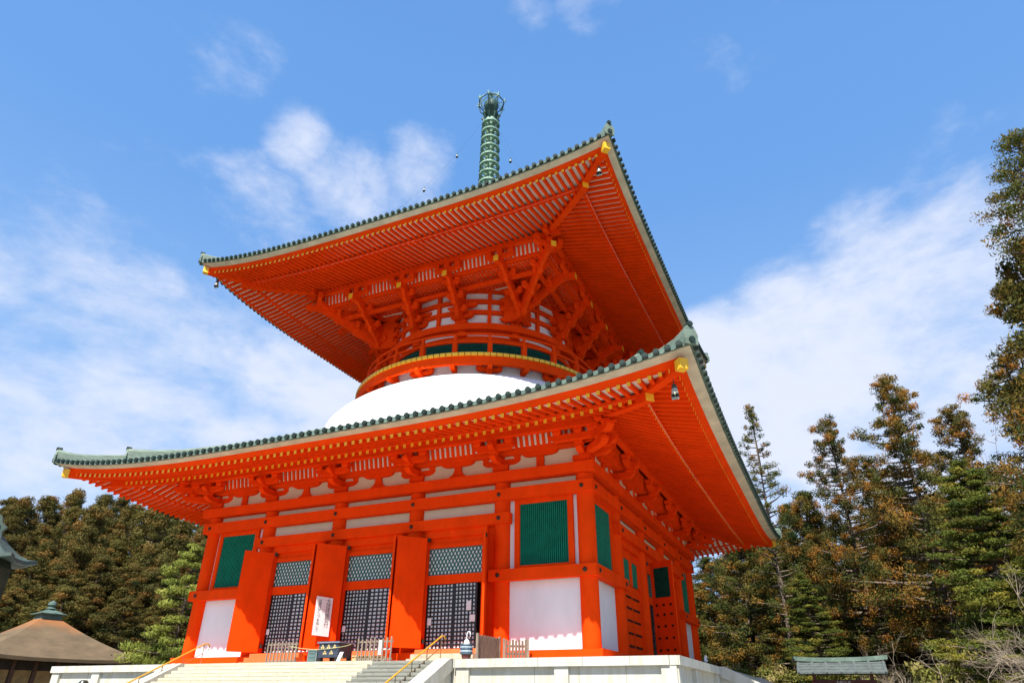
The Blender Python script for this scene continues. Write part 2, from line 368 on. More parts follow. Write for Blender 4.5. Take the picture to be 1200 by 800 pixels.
# ------------------------------------------------------------------ pagoda
pg = thing('pagoda', (0, 0, ZT), 'large two storey vermilion pagoda with white dome and green spire', 'pagoda')
A = 11.75; S_ = 4.96; CX = [-A, -1.5*S_, -.5*S_, .5*S_, 1.5*S_, A]
cr_ = .42
def nails(T, parent, pts, d):
    for (u, z) in pts:
        b = MB(); c = T(u, d, z); o = T(u, d+.035, z); mid = T(u, d+.07, z)
        b.tube([c, o, mid], [.105, .105, .04], 8); b.build('nail_cover', IRON, parent)
for k in range(4):
    T = SIDE(k)
    for i, u in enumerate(CX[:-1] if True else CX):
        b = MB(); c = T(u, A, 0); b.tube([(c[0], c[1], ZT), (c[0], c[1], 7.7)], cr_, 24); b.build('column', RED, pg, True)
        b = MB(); b.tube([(c[0], c[1], ZT+.002), (c[0], c[1], ZT+.1), (c[0], c[1], ZT+.16)], [.66, .66, .56], 20); b.build('base_stone', STONE, pg, True)
    q = .012 if k % 2 else 0             # tiny offset so that crossing beams never share a plane
    def beam(name, d0, d1, z0, z1, u0, u1, nl=()):
        u0 = max(u0, -d1+.012); u1 = min(u1, d1-.012)
        b = MB(T); b.box((u0, d0, z0+q), (u1, d1+q, z1+q)); o = b.build(name, RED, pg)
        if nl: nails(T, o, [(u, (z0+z1)/2) for u in nl], d1+q)
        return o
    e = .0
    beam('sill', A-.25, 12.4, -.44, .03, -12.4+q, 12.4-.002, ())
    if k in (0, 1):
        beam('middle_beam', A+.1, 12.27, 3.0, 3.51, -12.27, -6.95, (CX[0], CX[1]))
        beam('middle_beam', A+.1, 12.27, 3.0, 3.51, 6.95, 12.27, (CX[4], CX[5]))
    else: beam('middle_beam', A+.1, 12.27, 3.0, 3.51, -12.27, 12.27, CX)
    beam('door_lintel', A+.1, 12.27, 5.66, 6.18, -8.0, 8.0, CX[1:5])
    beam('upper_beam', A+.1, 12.28, 6.78, 7.34, -12.28, 12.28, CX)
    beam('plate_beam', A-.5, 12.42, 7.72, 8.19, -12.42, 12.42)
    # white and cream wall panels
    wd = A+.02
    for i in range(5):
        u0, u1 = CX[i]+cr_-.05, CX[i+1]-cr_+.05
        b = MB(T); b.box((u0, wd-.2, 7.3), (u1, wd, 7.76)); b.build('wall_panel', CREAM, pg)
        if i in (0, 4):
            b = MB(T); b.box((u0, wd-.15, 0), (u1, wd, 3.05)); b.build('wall_panel', WHITE, pg)
            b = MB(T); b.box((u0, wd-.15, 3.45), (u1, wd, 6.85)); b.build('wall_panel', WHITE, pg)
            # slatted window
            cu = (8.41+10.88)/2*(1 if i == 4 else -1)
            b = MB(T); fr = .27; h0, h1, z0, z1 = cu-1.235, cu+1.235, 3.68, 6.56
            for bx in (((h0-fr, wd, 3.515), (h0, wd+.14, 6.775)), ((h1, wd, 3.515), (h1+fr, wd+.14, 6.775)),
                       ((h0, wd, 3.515), (h1, wd+.137, z0)), ((h0, wd, z1), (h1, wd+.137, 6.775))): b.box(*bx)
            fo = b.build('window', RED, pg)
            b = MB(T); n = 24
            for j in range(n):
                uu = h0+(h1-h0)*(j+.5)/n
                b.prism([(uu-.042, wd+.035, z0), (uu-.02, wd+.1, z0), (uu+.02, wd+.1, z0), (uu+.042, wd+.035, z0)], (0, 0, z1-z0))
            b.box((h0, wd, z0), (h1, wd+.034, z1), 1); b.build('slats', [GREEN, GREEND], fo)
        else:
            b = MB(T); b.box((u0, wd-.15, 6.14), (u1, wd, 6.82)); b.build('wall_panel', CREAM, pg)
            b = MB(T); c0 = (CX[i]+CX[i+1])/2
            # opening c0-1.6..c0+1.6
            jl, jr = c0-1.6, c0+1.6
            b.box((u0, wd-.1, .03), (jl-.16, wd+.02, 5.7)); b.box((jr+.16, wd-.1, .03), (u1, wd+.02, 5.7))
            b.box((jl-.16, wd-.1, .03), (jl, wd+.2, 5.66)); b.box((jr, wd-.1, .03), (jr+.16, wd+.2, 5.66))
            b.box((jl, wd-.1, 4.82), (jr, wd+.02, 5.66)); b.box((jl, wd+.02, 4.82), (jr, wd+.1, 5.02)); b.box((jl, wd+.02, 5.3), (jr, wd+.24, 5.655))
            b.box((jl, wd-.1, 3.1), (jr, wd+.06, 3.52)); b.box((jl, wd-.1, .03), (jr, wd+.1, .2))
            fo = b.build('door_frame', RED, pg)
            b = MB(T); b.box((jl, wd-.099, 3.52), (jr, wd-.05, 4.82)); b.build('paper_panel', PAPER, fo)
            b = MB(T); zc = (3.52+4.82)/2; hh = .65
            def clip(u, z, du, dz):
                t = 9
                for p_, dp, lo, hi in ((u, du, jl, jr), (z, dz, 3.52, 4.82)):
                    if dp > 0: t = min(t, (hi-p_)/dp)
                    elif dp < 0: t = min(t, (lo-p_)/dp)
                return t
            sp = .2; u = jl-2.0
            while u < jr+2.0:
                for dz, dd in ((1.75, 0), (-1.75, .012)):
                    zs = 3.52 if dz > 0 else 4.82
                    a0, zz = u, zs; b0, z1_ = u+1.3/1.75, (4.82 if dz > 0 else 3.52)
                    # clip in u
                    t0 = max(0, (jl-a0)/(b0-a0)); t1 = min(1, (jr-a0)/(b0-a0))
                    if t1 > t0:
                        pa = (a0+(b0-a0)*t0, zz+(z1_-zz)*t0); pb = (a0+(b0-a0)*t1, zz+(z1_-zz)*t1)
                        wv = .034
                        b.prism([(pa[0]-wv, wd-.04+dd, pa[1]), (pa[0]+wv, wd-.04+dd, pa[1]), (pb[0]+wv, wd-.04+dd, pb[1]), (pb[0]-wv, wd-.04+dd, pb[1])], (0, .012, 0))
                u += sp
            b.build('transom_lattice', GLAT, fo)
            if k == 0 or (k == 1 and i == 2):
                # sliding lattice doors with white paper squares
                openr = .42 if (k == 0 and i == 3) else 0
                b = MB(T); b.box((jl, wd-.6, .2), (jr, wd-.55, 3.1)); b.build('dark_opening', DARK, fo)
                for half in (0, 1):
                    a0 = jl if half == 0 else c0-.06; a1 = c0+.1 if half == 0 else jr-openr
                    dd = wd-.06 if half == 0 else wd-.0
                    b = MB(T); b.box((a0, dd-.03, .2), (a1, dd-.02, 3.1)); pp = b.build('lattice_door', PAPER, fo)
                    b = MB(T); nx = 8 if half == 0 else 6; nz = 16
                    b.box((a0, dd-.02, .2), (a0+.09, dd+.03, 3.1)); b.box((a1-.09, dd-.02, .2), (a1, dd+.03, 3.1))
                    for j in range(1, nx): uu = a0+.045+(a1-a0-.09)*j/nx; b.box((uu-.034, dd-.019, .2), (uu+.034, dd+.022, 3.1))
                    for j in range(nz+1): zz = .2+2.9*j/nz; b.box((a0+.09, dd-.018, zz-.034), (a1-.09, dd+.018, zz+.034))
                    # 2-level limit: lattice belongs to the frame like the paper leaf
                    b.build('door_lattice', BLACK, fo)
                for (uu, zz, ww, h_) in (((jl+.12, 1.1, .2, .28),) if i < 3 else ((jl+.15, 1.25, .22, .32), (jr-.95, 1.85, .26, .42), (jr-.75, 1.35, .28, .3))):
                    b = MB(T); b.box((uu, wd+.035, zz), (uu+ww, wd+.04, zz+h_)); b.build('paper_notice', PAPER, fo)
                # open leaves swung out 130 degrees
                for s in (-1, 1) if k == 0 else (-1,):
                    hx = jl+.06 if s < 0 else jr+.04
                    ang = R(127 if s < 0 else 119) if k == 0 else R(115 if s < 0 else 95)
                    dr = (math.cos(ang)*(1 if s < 0 else -1), math.sin(ang))
                    nr = (-dr[1], dr[0]); Lf = 1.54; d0 = wd+.40; th = .09
                    P0 = (hx, d0)
                    def LP(a, t, z): return (P0[0]+dr[0]*a+nr[0]*t, P0[1]+dr[1]*a+nr[1]*t, z)
                    b = MB(T); b.prism([LP(0, -th/2, .22), LP(Lf, -th/2, .22), LP(Lf, th/2, .22), LP(0, th/2, .22)], (0, 0, 5.05)); lf = b.build('door_leaf', RED, pg)
                    if k == 0 and i == 2 and s < 0: banner_leaf = (lf, LP)
                    for zz in (.5, 5.2):
                        b = MB(); b.tube([T(hx+.02, wd+.2, zz-.06), T(hx+.02, wd+.2, zz+.12)], .09, 10); b.build('hinge', IRON, lf)
                    if k == 1:
                        sg = 1 if s > 0 else -1
                        b = MB(T); t0, t1 = th/2, th/2+.015
                        for tt in ((t0, t1), (-t1, -t0)):
                            b.prism([LP(.25, tt[0], 3.3), LP(Lf-.25, tt[0], 3.3), LP(Lf-.25, tt[1], 3.3), LP(.25, tt[1], 3.3)], (0, 0, 1.6))
                        b.build('leaf_window', GREEND, lf)
                        for zz in (.6, 1.2, 1.8, 2.4, 2.9):
                            for j in range(3):
                                b = MB(T)
                                a = .3+j*.48; hs = .07
                                for tt in ((t0, t1+.03), (-t1-.03, -t0)):
                                    b.prism([LP(a+hs*math.cos(w_), tt[0], zz+hs*math.sin(w_)) for w_ in [x*math.pi/4 for x in range(8)]], (0, 0, 0) if False else tuple(x-y for x, y in zip(LP(a, tt[1], zz), LP(a, tt[0], zz))))
                                b.build('stud', IRON, lf)
            else:
                # closed plank doors with slatted lights and rows of studs
                for s in (0, 1):
                    a0 = jl+1.6*s+.01; a1 = a0+1.58
                    b = MB(T); b.box((a0, wd-.05, .2), (a1, wd+.08, 3.1)); lf = b.build('door_leaf', RED, pg)
                    for zz in (.5, 1.1, 1.7, 2.3, 2.85):
                        b = MB(T)
                        b.box((a0+.12, wd+.08, zz), (a0+1.46, wd+.092, zz+.12), 1)
                        for j in range(5): b.box((a0+.2+j*.27, wd+.09, zz+.02), (a0+.33+j*.27, wd+.115, zz+.10))
                        b.build('stud_row', [IRON, IRON], lf)
                for s in (0, 1):
                    a0 = jl+.25+1.6*s
                    b = MB(T); b.box((a0, wd-.03, 3.56), (a0+1.1, wd+.1, 4.78)); b.build('slat_window', GREEN, fo)
                    b = MB(T)
                    b.box((a0-.25, wd-.02, 3.525), (a0-.001, wd+.13, 4.815)); b.build('mullion', RED, fo)
                    b = MB(T); b.box((a0+1.101, wd-.02, 3.525), (a0+1.345, wd+.127, 4.815)); b.build('mullion', RED, fo)
    # wall above the plate, between the brackets
    b = MB(T); b.box((-12.1, A, 8.19), (12.1, 12.0, 9.06)); b.build('bracket_wall', CREAM, pg)
    b = MB(T); b.box((-12.45, A+.05, 9.04), (12.45, 12.52, 9.26+q)); b.build('bracket_beam', RED, pg)
    b = MB(T)   # slotted cove between beam and purlin
    b.add([(-12.5, 12.5, 9.2), (12.5, 12.5, 9.2), (12.66, 12.66, 9.80), (-12.66, 12.66, 9.80)], [(0, 1, 2, 3)]); b.build('cove_board', BOARD, pg)
    b = MB(T); u = -12.2
    while u < 12.25:
        b.prism([(u-.075, 12.42, 9.2), (u+.075, 12.42, 9.2), (u+.075, 12.58, 9.2), (u-.075, 12.58, 9.2)], (0, .16, .58)); u += .3
    tag(b.build('cove_ribs', RED, pg), kind='stuff')
    b = MB(T); b.box((-13.9, 13.02, 9.62), (13.9, 13.36, 9.96+q)); b.build('eave_purlin', RED, pg)
    # struts between brackets
    for i in range(5):
        c0 = (CX[i]+CX[i+1])/2; b = MB(T)
        if i in (0, 4): b.box((c0-.2, 11.99, 8.192), (c0+.2, 12.12, 8.86))
        else:
            b.prism([(c0-.95, 12.0, 8.192), (c0-.6, 12.0, 8.26), (c0-.32, 12.0, 8.42), (c0-.2, 12.0, 8.6), (c0+.2, 12.0, 8.6), (c0+.32, 12.0, 8.42), (c0+.6, 12.0, 8.26), (c0+.95, 12.0, 8.192)], (0, .12, 0))
            b.box((c0-.2, 12.0, 8.58), (c0+.2, 12.13, 8.86))
        b.arm(T(c0, 12.08, 8.84) if False else (c0, 12.1, 8.83), 1.9, .21, .22, (1, 0, 0)); b.build('bracket_strut', RED, pg)

# lower bracket sets
def bracket_low(P0, rd, td, corner=False, diag=None):
    b = MB(); o = Vector(P0)
    def Q(r, t, z): return o+rd*r+td*t+Vector((0, 0, z))
    b.block(Q(0, 0, 8.192), .86, .40, rd=rd, td=td)
    b.arm(Q(.1, 0, 8.59), 2.15, .32, .32, td); b.arm(Q(.15, 0, 8.592), 2.5, .32, .30, rd)
    for t in (-.88, 0, .88): b.block(Q(.1, t, 8.90), .40, .2, rd=rd, td=td)
    b.block(Q(1.22, 0, 8.90), .42, .2, rd=rd, td=td)
    b.arm(Q(1.22, 0, 9.08), 2.15, .30, .31, td)
    b.arm(Q(.6, 0, 9.085), 2.2, .3, .28, rd)
    for t in (-.88, 0, .88): b.block(Q(1.22, t, 9.37), .42, .25, rd=rd, td=td)
    if corner:
        b.arm(Q(0, -1.22, 9.076), 2.6, .3, .26, rd)
        for t in (-.88, .2, .88): b.block(Q(t, -1.22, 9.37), .42, .25, rd=rd, td=td)
        dg = (rd-td).normalized()
        b.arm(o+dg*.8+Vector((0, 0, 8.596)), 3.0, .32, .34, dg); b.block(o+dg*1.75+Vector((0, 0, 8.9)), .44, .2, rd=rd, td=td)
        b.arm(o+dg*1.2+Vector((0, 0, 9.09)), 3.4, .34, .36, dg)
        b.block(o+dg*1.75+Vector((0, 0, 9.42)), .5, .22, rd=rd, td=td); b.block(o+dg*2.45+Vector((0, 0, 9.42)), .44, .22, rd=rd, td=td)
    return b.build('bracket_set', RED, pg)
for k in range(4):
    T = SIDE(k); rd = Vector(T(0, 1, 0)); td = Vector(T(1, 0, 0))
    for u in CX[:-1]:
        if u == -A: bracket_low(T(u, A, 0), rd, td, True)
        else: bracket_low(T(u, A, 0), rd, td)

# ------------------------------------------------------------------ roofs
rafter_n = [0]; RAFTERS_LEFT = {}
def roof(spec):
    E, zE, P, zP, B, zB, Fd, zF, lift, pw, base_in, rise1, rise2, dtop = spec['v']
    nm = spec['name']
    def lf(u, d):                        # corner lift
        k = max(0, min(1, (d-P*.75)/(E-P*.75)))
        return lift*(min(1.05, abs(u)/E))**pw*k
    def zu(d):                           # underside of base rafters
        return zP+(zB-zP)*(d-P)/(B-P)
    kio = .13
    zB2 = zB+.19+(.10 if spec['name'] == 'lower_roof' else .14)
    def zf(d): return zB2+(zF-zB2)*(d-B)/(Fd-B)
    rf_mats = [RED, GOLD]
    rest = {}
    rw, rh = .15, .19
    # mitred strip helper
    def strip(T, prof, mi=0, b=None, n=48, closed=False, un=1.0):
        b = b or MB(T)
        vs = []; q = len(prof)
        for i in range(n+1):
            s = -1+2*i/n
            s = math.copysign(abs(s)**.8, s)
            for d, z in prof:
                vs.append((s*d, d, z+lf(s*d, d)))
        fs = []
        for i in range(n):
            for t in range(q if closed else q-1):
                u = (t+1) % q; fs.append((i*q+t, i*q+u, (i+1)*q+u, (i+1)*q+t))
        b.add(vs, fs, mi); return b
    # tiled body
    tile = MB()
    for k in range(4):
        T = SIDE(k); tb = MB(T)
        def zr(d): return zE+.06+rise1*(E-d)+rise2*(E-d)**2
        ds = [E+.05]+[E-(E-dtop)*j/14 for j in range(15)]
        prof = [(E-.02, zE-.0), (E+.06, zE-.0)]+[(d, zr(d)) for d in ds]
        strip(T, prof, 0, tb)
        # rolls: half cylinders running up the slope, each with a round end tile
        sp = spec['tsp']; n = int(E/sp)
        for i in range(-n, n+1):
            u = i*sp
            if abs(u) > E-.1: continue
            dst = max(abs(u)+.02, dtop); rr = .085
            if E-dst < .3: continue
            jn = max(2, int((E-dst)/1.6)+1); vs = []; 
            for j in range(jn+1):
                d = E+.16-(E+.16-dst)*j/jn; zz = zr(min(d, E+.05))+lf(u, d)
                for a in range(5):
                    an = math.pi*a/4
                    vs.append((u+rr*1.3*math.cos(an), d, zz+.02+rr*1.5*math.sin(an)))
            fs = [(j*5+a, j*5+a+1, (j+1)*5+a+1, (j+1)*5+a) for j in range(jn) for a in range(4)]
            tb.add(vs, fs, 0)
            zc = zr(E)+lf(u, E)+.035; R0 = spec['tr']
            ring = [(u+R0*math.cos(2*math.pi*a/12), zc+R0*math.sin(2*math.pi*a/12)) for a in range(12)]
            tb.prism([(x, E+.07, z) for x, z in ring], (0, .14, 0), 1)
            ring2 = [(u+R0*.62*math.cos(2*math.pi*a/10), zc+R0*.62*math.sin(2*math.pi*a/10)) for a in range(10)]
            tb.prism([(x, E+.205, z) for x, z in ring2], (0, .02, 0), 1)
            # hanging flat tile lip between discs
            u1 = u+sp
            if abs(u1) <= E-.1:
                zc1 = zr(E)+lf(u1, E)+.035; zm = (zc+zc1)/2
                tb.prism([(u+R0*.7, E+.05, zc-.02), (u1-R0*.7, E+.05, zc1-.02), (u1-R0*.8, E+.05, zc1-.09), ((u+u1)/2, E+.05, zm-.15), (u+R0*.8, E+.05, zc-.09)], (0, .06, 0), 0)
                tb.prism([(u+R0*.5, E-.1, zc-.03), (u1-R0*.5, E-.1, zc1-.03), (u1-R0*.5, E-.1, zc1+.06), (u+R0*.5, E-.1, zc+.06)], (0, .2, 0), 0)
        tile.v += tb.v; bs = len(tile.v)-len(tb.v)
        tile.f += [tuple(x+bs for x in f) for f in tb.f]; tile.m += tb.m
    ro = tile.build(nm, [TILE, TILED], pg)
    for k in range(4):
        T = SIDE(k)
        # pale eave board, closed wedge, then red fascia on the flying rafter tips
        fz = spec['fz']; fd = spec['fd']
        strip(T, [(Fd+fd-.03, zE-fz+.05), (Fd+fd, zE-fz), (E-.02, zE-.045), (E-.02, zE-.0), (E-.5, zE+.12), (Fd-.1, zE+.13)], closed=True).build('eave_board', EAVEB, ro)
        strip(T, [(Fd-.1, zF+.2), (Fd+.08, zF+.195), (Fd+fd-.005, zE-fz+.01), (Fd+.0, zE+.06), (Fd-.1, zE+.05)], closed=True).build('fascia', RED, ro)
        strip(T, [(B-.2, zB+.2), (B+.06, zB+.2), (B+.06, zB+.34), (B-.2, zB+.34)], closed=True).build('eave_batten', RED, ro)
        b = strip(T, [(base_in, zu(base_in)+rh+.01), (B+.02, zu(B+.02)+rh+.01)])
        strip(T, [(B-.3, zB2+rh+.05), (Fd, zF+rh+.012)], b=b); b.build('soffit_board', BOARD, ro)
        # rafters
        sp = spec['rsp']; n = int(Fd/sp)
        rest_b = MB(T)
        for i in range(-n-1, n+1):
            u = (i+.5)*sp
            for kind in ('fly', 'base'):
                if kind == 'fly':
                    d0 = max(B-.35, abs(u)); d1 = Fd+.02; zz = zf
                else:
                    d0 = max(base_in, abs(u)); d1 = B+.0; zz = zu
                if d1-d0 < .12: continue
                seg = [d0, d1] if abs(u) < P*.7 else [d0+(d1-d0)*j/3 for j in range(4)]
                single = k == 0 and nm == 'lower_roof' and rafter_n[0] < 100 and (kind == 'fly' or u > 9) 
                b = MB(T) if single else rest_b
                for a, c in zip(seg[:-1], seg[1:]):
                    last = c == seg[-1]
                    b.bar((u, a, zz(a)+lf(u, a)), (u, c, zz(c)+lf(u, c)), rw, rh, 0, 1 if last and (kind == 'fly' or nm == 'lower_roof') else None)
                if single: rafter_n[0] += 1; b.build('rafter', rf_mats, pg)
        tag(rest_b.build('rafter_rows', rf_mats, pg), kind='stuff')
    # hip rafters on the diagonals
    for k in range(4):
        T = SIDE(k)
        def D(d, z, dz=0): return T(d, d, z+dz)
        b = MB()
        hb = B+.3; ht = Fd+.40
        n = 6
        for j in range(n):
            a = base_in+(hb-base_in)*j/n; c = base_in+(hb-base_in)*(j+1)/n
            b.bar(D(a, zu(a)+lf(a, a)-.14), D(c, zu(c)+lf(c, c)-.14), .40, .42, 0, 1 if j == n-1 else None)
        for j in range(4):
            a = B-.4+(ht-B+.4)*j/4; c = B-.4+(ht-B+.4)*(j+1)/4
            za = zf(a)+lf(a, a)-.12; zc = zf(c)+lf(c, c)-.12
            b.bar(D(a, za), D(c, zc), .38, .42, 1 if (j == 3 and False) else 0, 1 if j == 3 else None)
        a = ht-.24; zt = zf(a)+lf(a, a)-.13
        b.bar(D(a, zt), D(ht+.012, zf(ht)+lf(ht, ht)-.13), .385, .43, 1, 1)
        b.build('hip_rafter', rf_mats, ro)
        # hip ridge in two steps with curled ends
        b = MB()
        def zr(d): return zE+.06+rise1*(E-d)+rise2*(E-d)**2+lf(d, d)
        for (r0, r1, w_, h_) in ((E+.03, E-2.5, .42, spec['rdh']), (E-2.5, spec['rend'], .5, spec['rdh']*1.25)):
            n = 8; dirv = (Vector(T(1, 1, 0))).normalized(); sd = Vector((-dirv.y, dirv.x, 0))*w_/2
            vs = []
            for j in range(n+1):
                d = r0+(r1-r0)*j/n; z = zr(d); c = Vector(T(d, d, z))
                flare = .38*max(0, 1-j*.45)**1.5*h_
                hh = h_+flare
                for s, t in ((-1, -.15), (-1, .8), (-.55, 1.0), (.55, 1.0), (1, .8), (1, -.15)):
                    vs.append(tuple(c+sd*s+Vector((0, 0, hh*t if t > 0 else t))))
            fs = [(j*6+a, j*6+a+1, (j+1)*6+a+1, (j+1)*6+a) for j in range(n) for a in range(5)]+[(0, 1, 2, 3, 4, 5), tuple(n*6+x for x in (5, 4, 3, 2, 1, 0))]
            b.add(vs, fs)
            # end plate and round finial tile
            c = Vector(T(r0, r0, zr(r0))); dn = dirv
            b.prism([tuple(c+sd*s*1.35+Vector((0, 0, z))) for s, z in ((-1, -.12), (1, -.12), (1.1, h_*.6), (.6, h_*1.25), (0, h_*1.45), (-.6, h_*1.25), (-1.1, h_*.6))], tuple(dn*.09), 0)
            b.tube([tuple(c-dn*.12+Vector((0, 0, h_*1.42))), tuple(c+dn*.15+Vector((0, 0, h_*1.46)))], .12, 12, 1)
            b.tube([tuple(c-dn*.1+Vector((0, 0, .06))), tuple(c+dn*.16+Vector((0, 0, .06)))], spec['tr']*1.1, 10, 1)
        b.build('hip_ridge', [RIDGE, TILED], ro)
    return dict(lf=lf, zf=zf, zu=zu)
LOW = dict(name='lower_roof', v=(18.4, 9.06, 13.2, 9.84, 15.9, 8.76, 17.62, 8.62, 1.1, 3.5, 11.9, .36, .008, 6.4), fz=.075, fd=.30, tsp=.45, tr=.125, rsp=.43, rdh=.52, rend=8.0)
UPP = dict(name='upper_roof', v=(15.14, 24.45, 9.25, 24.84, 12.75, 23.93, 14.55, 23.94, 1.1, 3.5, 6.0, .5, .012, .9), fz=.13, fd=.2, tsp=.43, tr=.125, rsp=.40, rdh=.5, rend=1.6)
lowf = roof(LOW); upf = roof(UPP)

# ------------------------------------------------------------------ dome, balcony, drum
b = MB(); prof = [(11.6, 11.9), (11.65, 13.25)]
for i in range(1, 16):
    r = 11.65-(11.65-7.4)*(1-(1-i/15)**1.6)
    prof.append((r, 13.25+.4*math.sqrt(max(0, 11.65**2-r*r))))
b.lathe(prof, 96); b.build('dome', DOMEM, pg, True)
b = MB(); b.lathe([(8.4, 15.0), (8.4, 17.3)], 72); b.build('neck_wall', WHITE, pg, True)
def ring(name, r0, r1, z0, z1, m, parent=pg, n=96):
    b = MB(); b.lathe([(r0, z0), (r1, z0), (r1, z1), (r0, z1)], n, close=True); return b.build(name, m, parent)
bal = ring('balcony', 7.3, 9.26, 17.22, 17.34, RED)
ring('balcony_beam', 9.08, 9.30, 16.76, 17.338, RED, bal)
b = MB()
for i in range(144):
    b.lathe([(7.6, 17.345), (9.4, 17.345), (9.4, 17.55), (7.6, 17.55)], 1, a0=i*2.5+.14, a1=(i+1)*2.5-.14, close=True)
    
b.build('balcony_boards', GOLD, bal)
for i in range(24):     # brackets under the balcony
    a = R(i*15+7.5-.5*15); rd = Vector((math.sin(a), -math.cos(a), 0)); td = Vector((math.cos(a), math.sin(a), 0))
    b = MB(); c = rd*8.5
    if i % 2 == 0:
        b.block(c+rd*.12+Vector((0, 0, 16.36)), .42, .2, rd=rd, td=td)
        b.arm(c+rd*.14+Vector((0, 0, 16.52)), 1.7, .3, .26, td)
        for t in (-.66, .66): b.block(c+rd*.14+td*t+Vector((0, 0, 16.82)), .34, .38, rd=rd, td=td)
        b.block(c+rd*.52+Vector((0, 0, 16.74)), .3, .2, rd=rd, td=td)
    b.arm(c+rd*.3+Vector((0, 0, 16.5 if i % 2 == 0 else 16.55)), 1.1, .34, .30, rd)
    b.prism([tuple(c+rd*r_+td*t_+Vector((0, 0, 16.86))) for r_, t_ in ((0, -.13), (.74, -.13), (.74, .13), (0, .13))], (0, 0, .36))
    b.build('balcony_bracket', RED, bal)
rl = MB(); rl.lathe([(r_, z_) for r_, z_ in [(8.69+.09*math.cos(x*math.pi/4), 19.25+.09*math.sin(x*math.pi/4)) for x in range(8)]], 96, close=True)
rail = rl.build('railing', RED, pg, True)
for rr, zz, h_ in ((8.72, 18.58, .15), (8.8, 17.68, .13)): ring('rail_bar', rr-.07, rr+.07, zz, zz+h_, RED, rail)
for i in range(24):
    a = R(i*15); rd = Vector((math.sin(a), -math.cos(a), 0)); td = Vector((math.cos(a), math.sin(a), 0))
    b = MB(); b.bar(tuple(rd*8.70+Vector((0, 0, 17.55))-td*.001), tuple(rd*8.70+Vector((0, 0, 17.55))), .001, .001) if False else None
    c = rd*8.72
    vs = []
    for z, k in ((17.552, .15), (18.66, .15), (18.74, .085), (19.2, .085)):
        for x, y in ((-1, -1), (1, -1), (1, 1), (-1, 1)): vs.append(tuple(c+td*x*k+rd*y*k+Vector((0, 0, z))))
    b.add(vs, [(l*4+i_, l*4+(i_+1) % 4, l*4+4+(i_+1) % 4, l*4+4+i_) for l in range(3) for i_ in range(4)]+[(3, 2, 1, 0), (12, 13, 14, 15)])
    b.build('rail_post', RED, rail)
# drum
b = MB(); b.lathe([(6.9, 17.4), (6.9, 24.9), (6.2, 25.3)], 96); drum = b.build('drum_wall', WHITE, pg, True)
ring('drum_sill', 6.8, 7.12, 17.56, 17.85, RED, drum); ring('drum_lintel', 6.8, 7.06, 19.66, 20.0, RED, drum)
ring('drum_ring', 6.8, 7.5, 20.32, 20.8, RED, pg)
b = MB()
b.lathe([(6.92, 17.86), (6.97, 17.86), (6.97, 19.65), (6.92, 19.65)], 96, close=True)
b.build('slatted_lights', GREEND, drum)
for z0, z1, r in ((21.75, 22.05, 7.12), (22.62, 22.92, 7.12), (23.5, 23.8, 7.12)): ring('bracket_ring', 6.8, r, z0, z1, RED, drum)
for i in range(12):
    a = R(15+30*i); rd = Vector((math.sin(a), -math.cos(a), 0))
    b = MB(); b.tube([tuple(rd*6.95+Vector((0, 0, 19.9))), tuple(rd*6.95+Vector((0, 0, 21.2)))], .36, 16); b.build('drum_column', RED, pg, True)
    a = R(30*i); rd = Vector((math.sin(a), -math.cos(a), 0)); td = Vector((math.cos(a), math.sin(a), 0))
    b = MB(); b.prism([tuple(rd*6.85+td*x+Vector((0, 0, 20.8))) for x in (-.13, .13)]+[tuple(rd*7.1+td*x+Vector((0, 0, 20.8))) for x in (.13, -.13)], (0, 0, 3.9))
    b.build('drum_strut', RED, drum)
def bracket_up(P0, rd, r_tip, main=True):
    """four stepped arms from the drum out to the purlin line, with two tail beams"""
    b = MB(); td = Vector((-rd.y, rd.x, 0)); o = Vector(P0); Lr = r_tip
    def Q(r, t, z): return o+rd*r+td*t+Vector((0, 0, z))
    z = 21.02
    if main: b.block(Q(0, 0, 20.8), .82, .3, rd=rd, td=td)
    zs = [21.05, 21.85, 22.62, 23.35]
    rs = [Lr*.26, Lr*.48, Lr*.72, Lr*.96]
    for i, (z, r) in enumerate(zip(zs, rs)):
        b.arm(Q((r-.4)/2+.12, 0, z), r+.75, .36, .30, rd)
        b.block(Q(r, 0, z+.35), .40, .22, rd=rd, td=td)
        if i < 3:
            b.arm(Q(r, 0, z+.52), 1.25, .28, .26, td)
            for t in (-.48, .48): b.block(Q(r, t, z+.78), .32, .18, rd=rd, td=td)
    if main:
        b.arm(Q(.1, 0, 21.32), 1.7, .3, .3, td)
        for t in (-.7, 0, .7): b.block(Q(.1, t, 21.6), .36, .18, rd=rd, td=td)
        b.arm(Q(.1, 0, 22.15), 2.3, .3, .3, td)
    pr = [(-.1, 20.98), (.42, 20.98)]
    for r, z in zip(rs, zs):
        pr += [(r-.08, z+.02), (r+.10, z+.05), (r+.24, z+.18), (r+.26, z+.34)]
    pr += [(Lr*.98, 24.0), (-.1, 24.4)]
    nv = td*.12; b.prism([tuple(Q(r, 0, z)-nv) for r, z in pr], tuple(nv*2), 0)
    # tail beams
    z_tip = 23.28
    b.bar(tuple(Q(.0, 0, z_tip+.95*1.0)), tuple(Q(Lr*1.08+.1, 0, z_tip-.04)), .35, .42, 0, 1)
    b.bar(tuple(Q(.0, 0, z_tip+.2)), tuple(Q(Lr*.72, 0, z_tip-.72)), .24, .30, 0, None)
    b.arm(Q(Lr*.96, 0, 23.82), 2.0, .30, .28, td)
    for t in (-.8, 0, .8): b.block(Q(Lr*.96, t, 24.1), .38, .4, rd=rd, td=td)
    b.build('eave_bracket', [RED, GOLD], pg)
c15, s15 = math.cos(R(15)), math.sin(R(15)); q45 = 7.0*math.sqrt(.5)
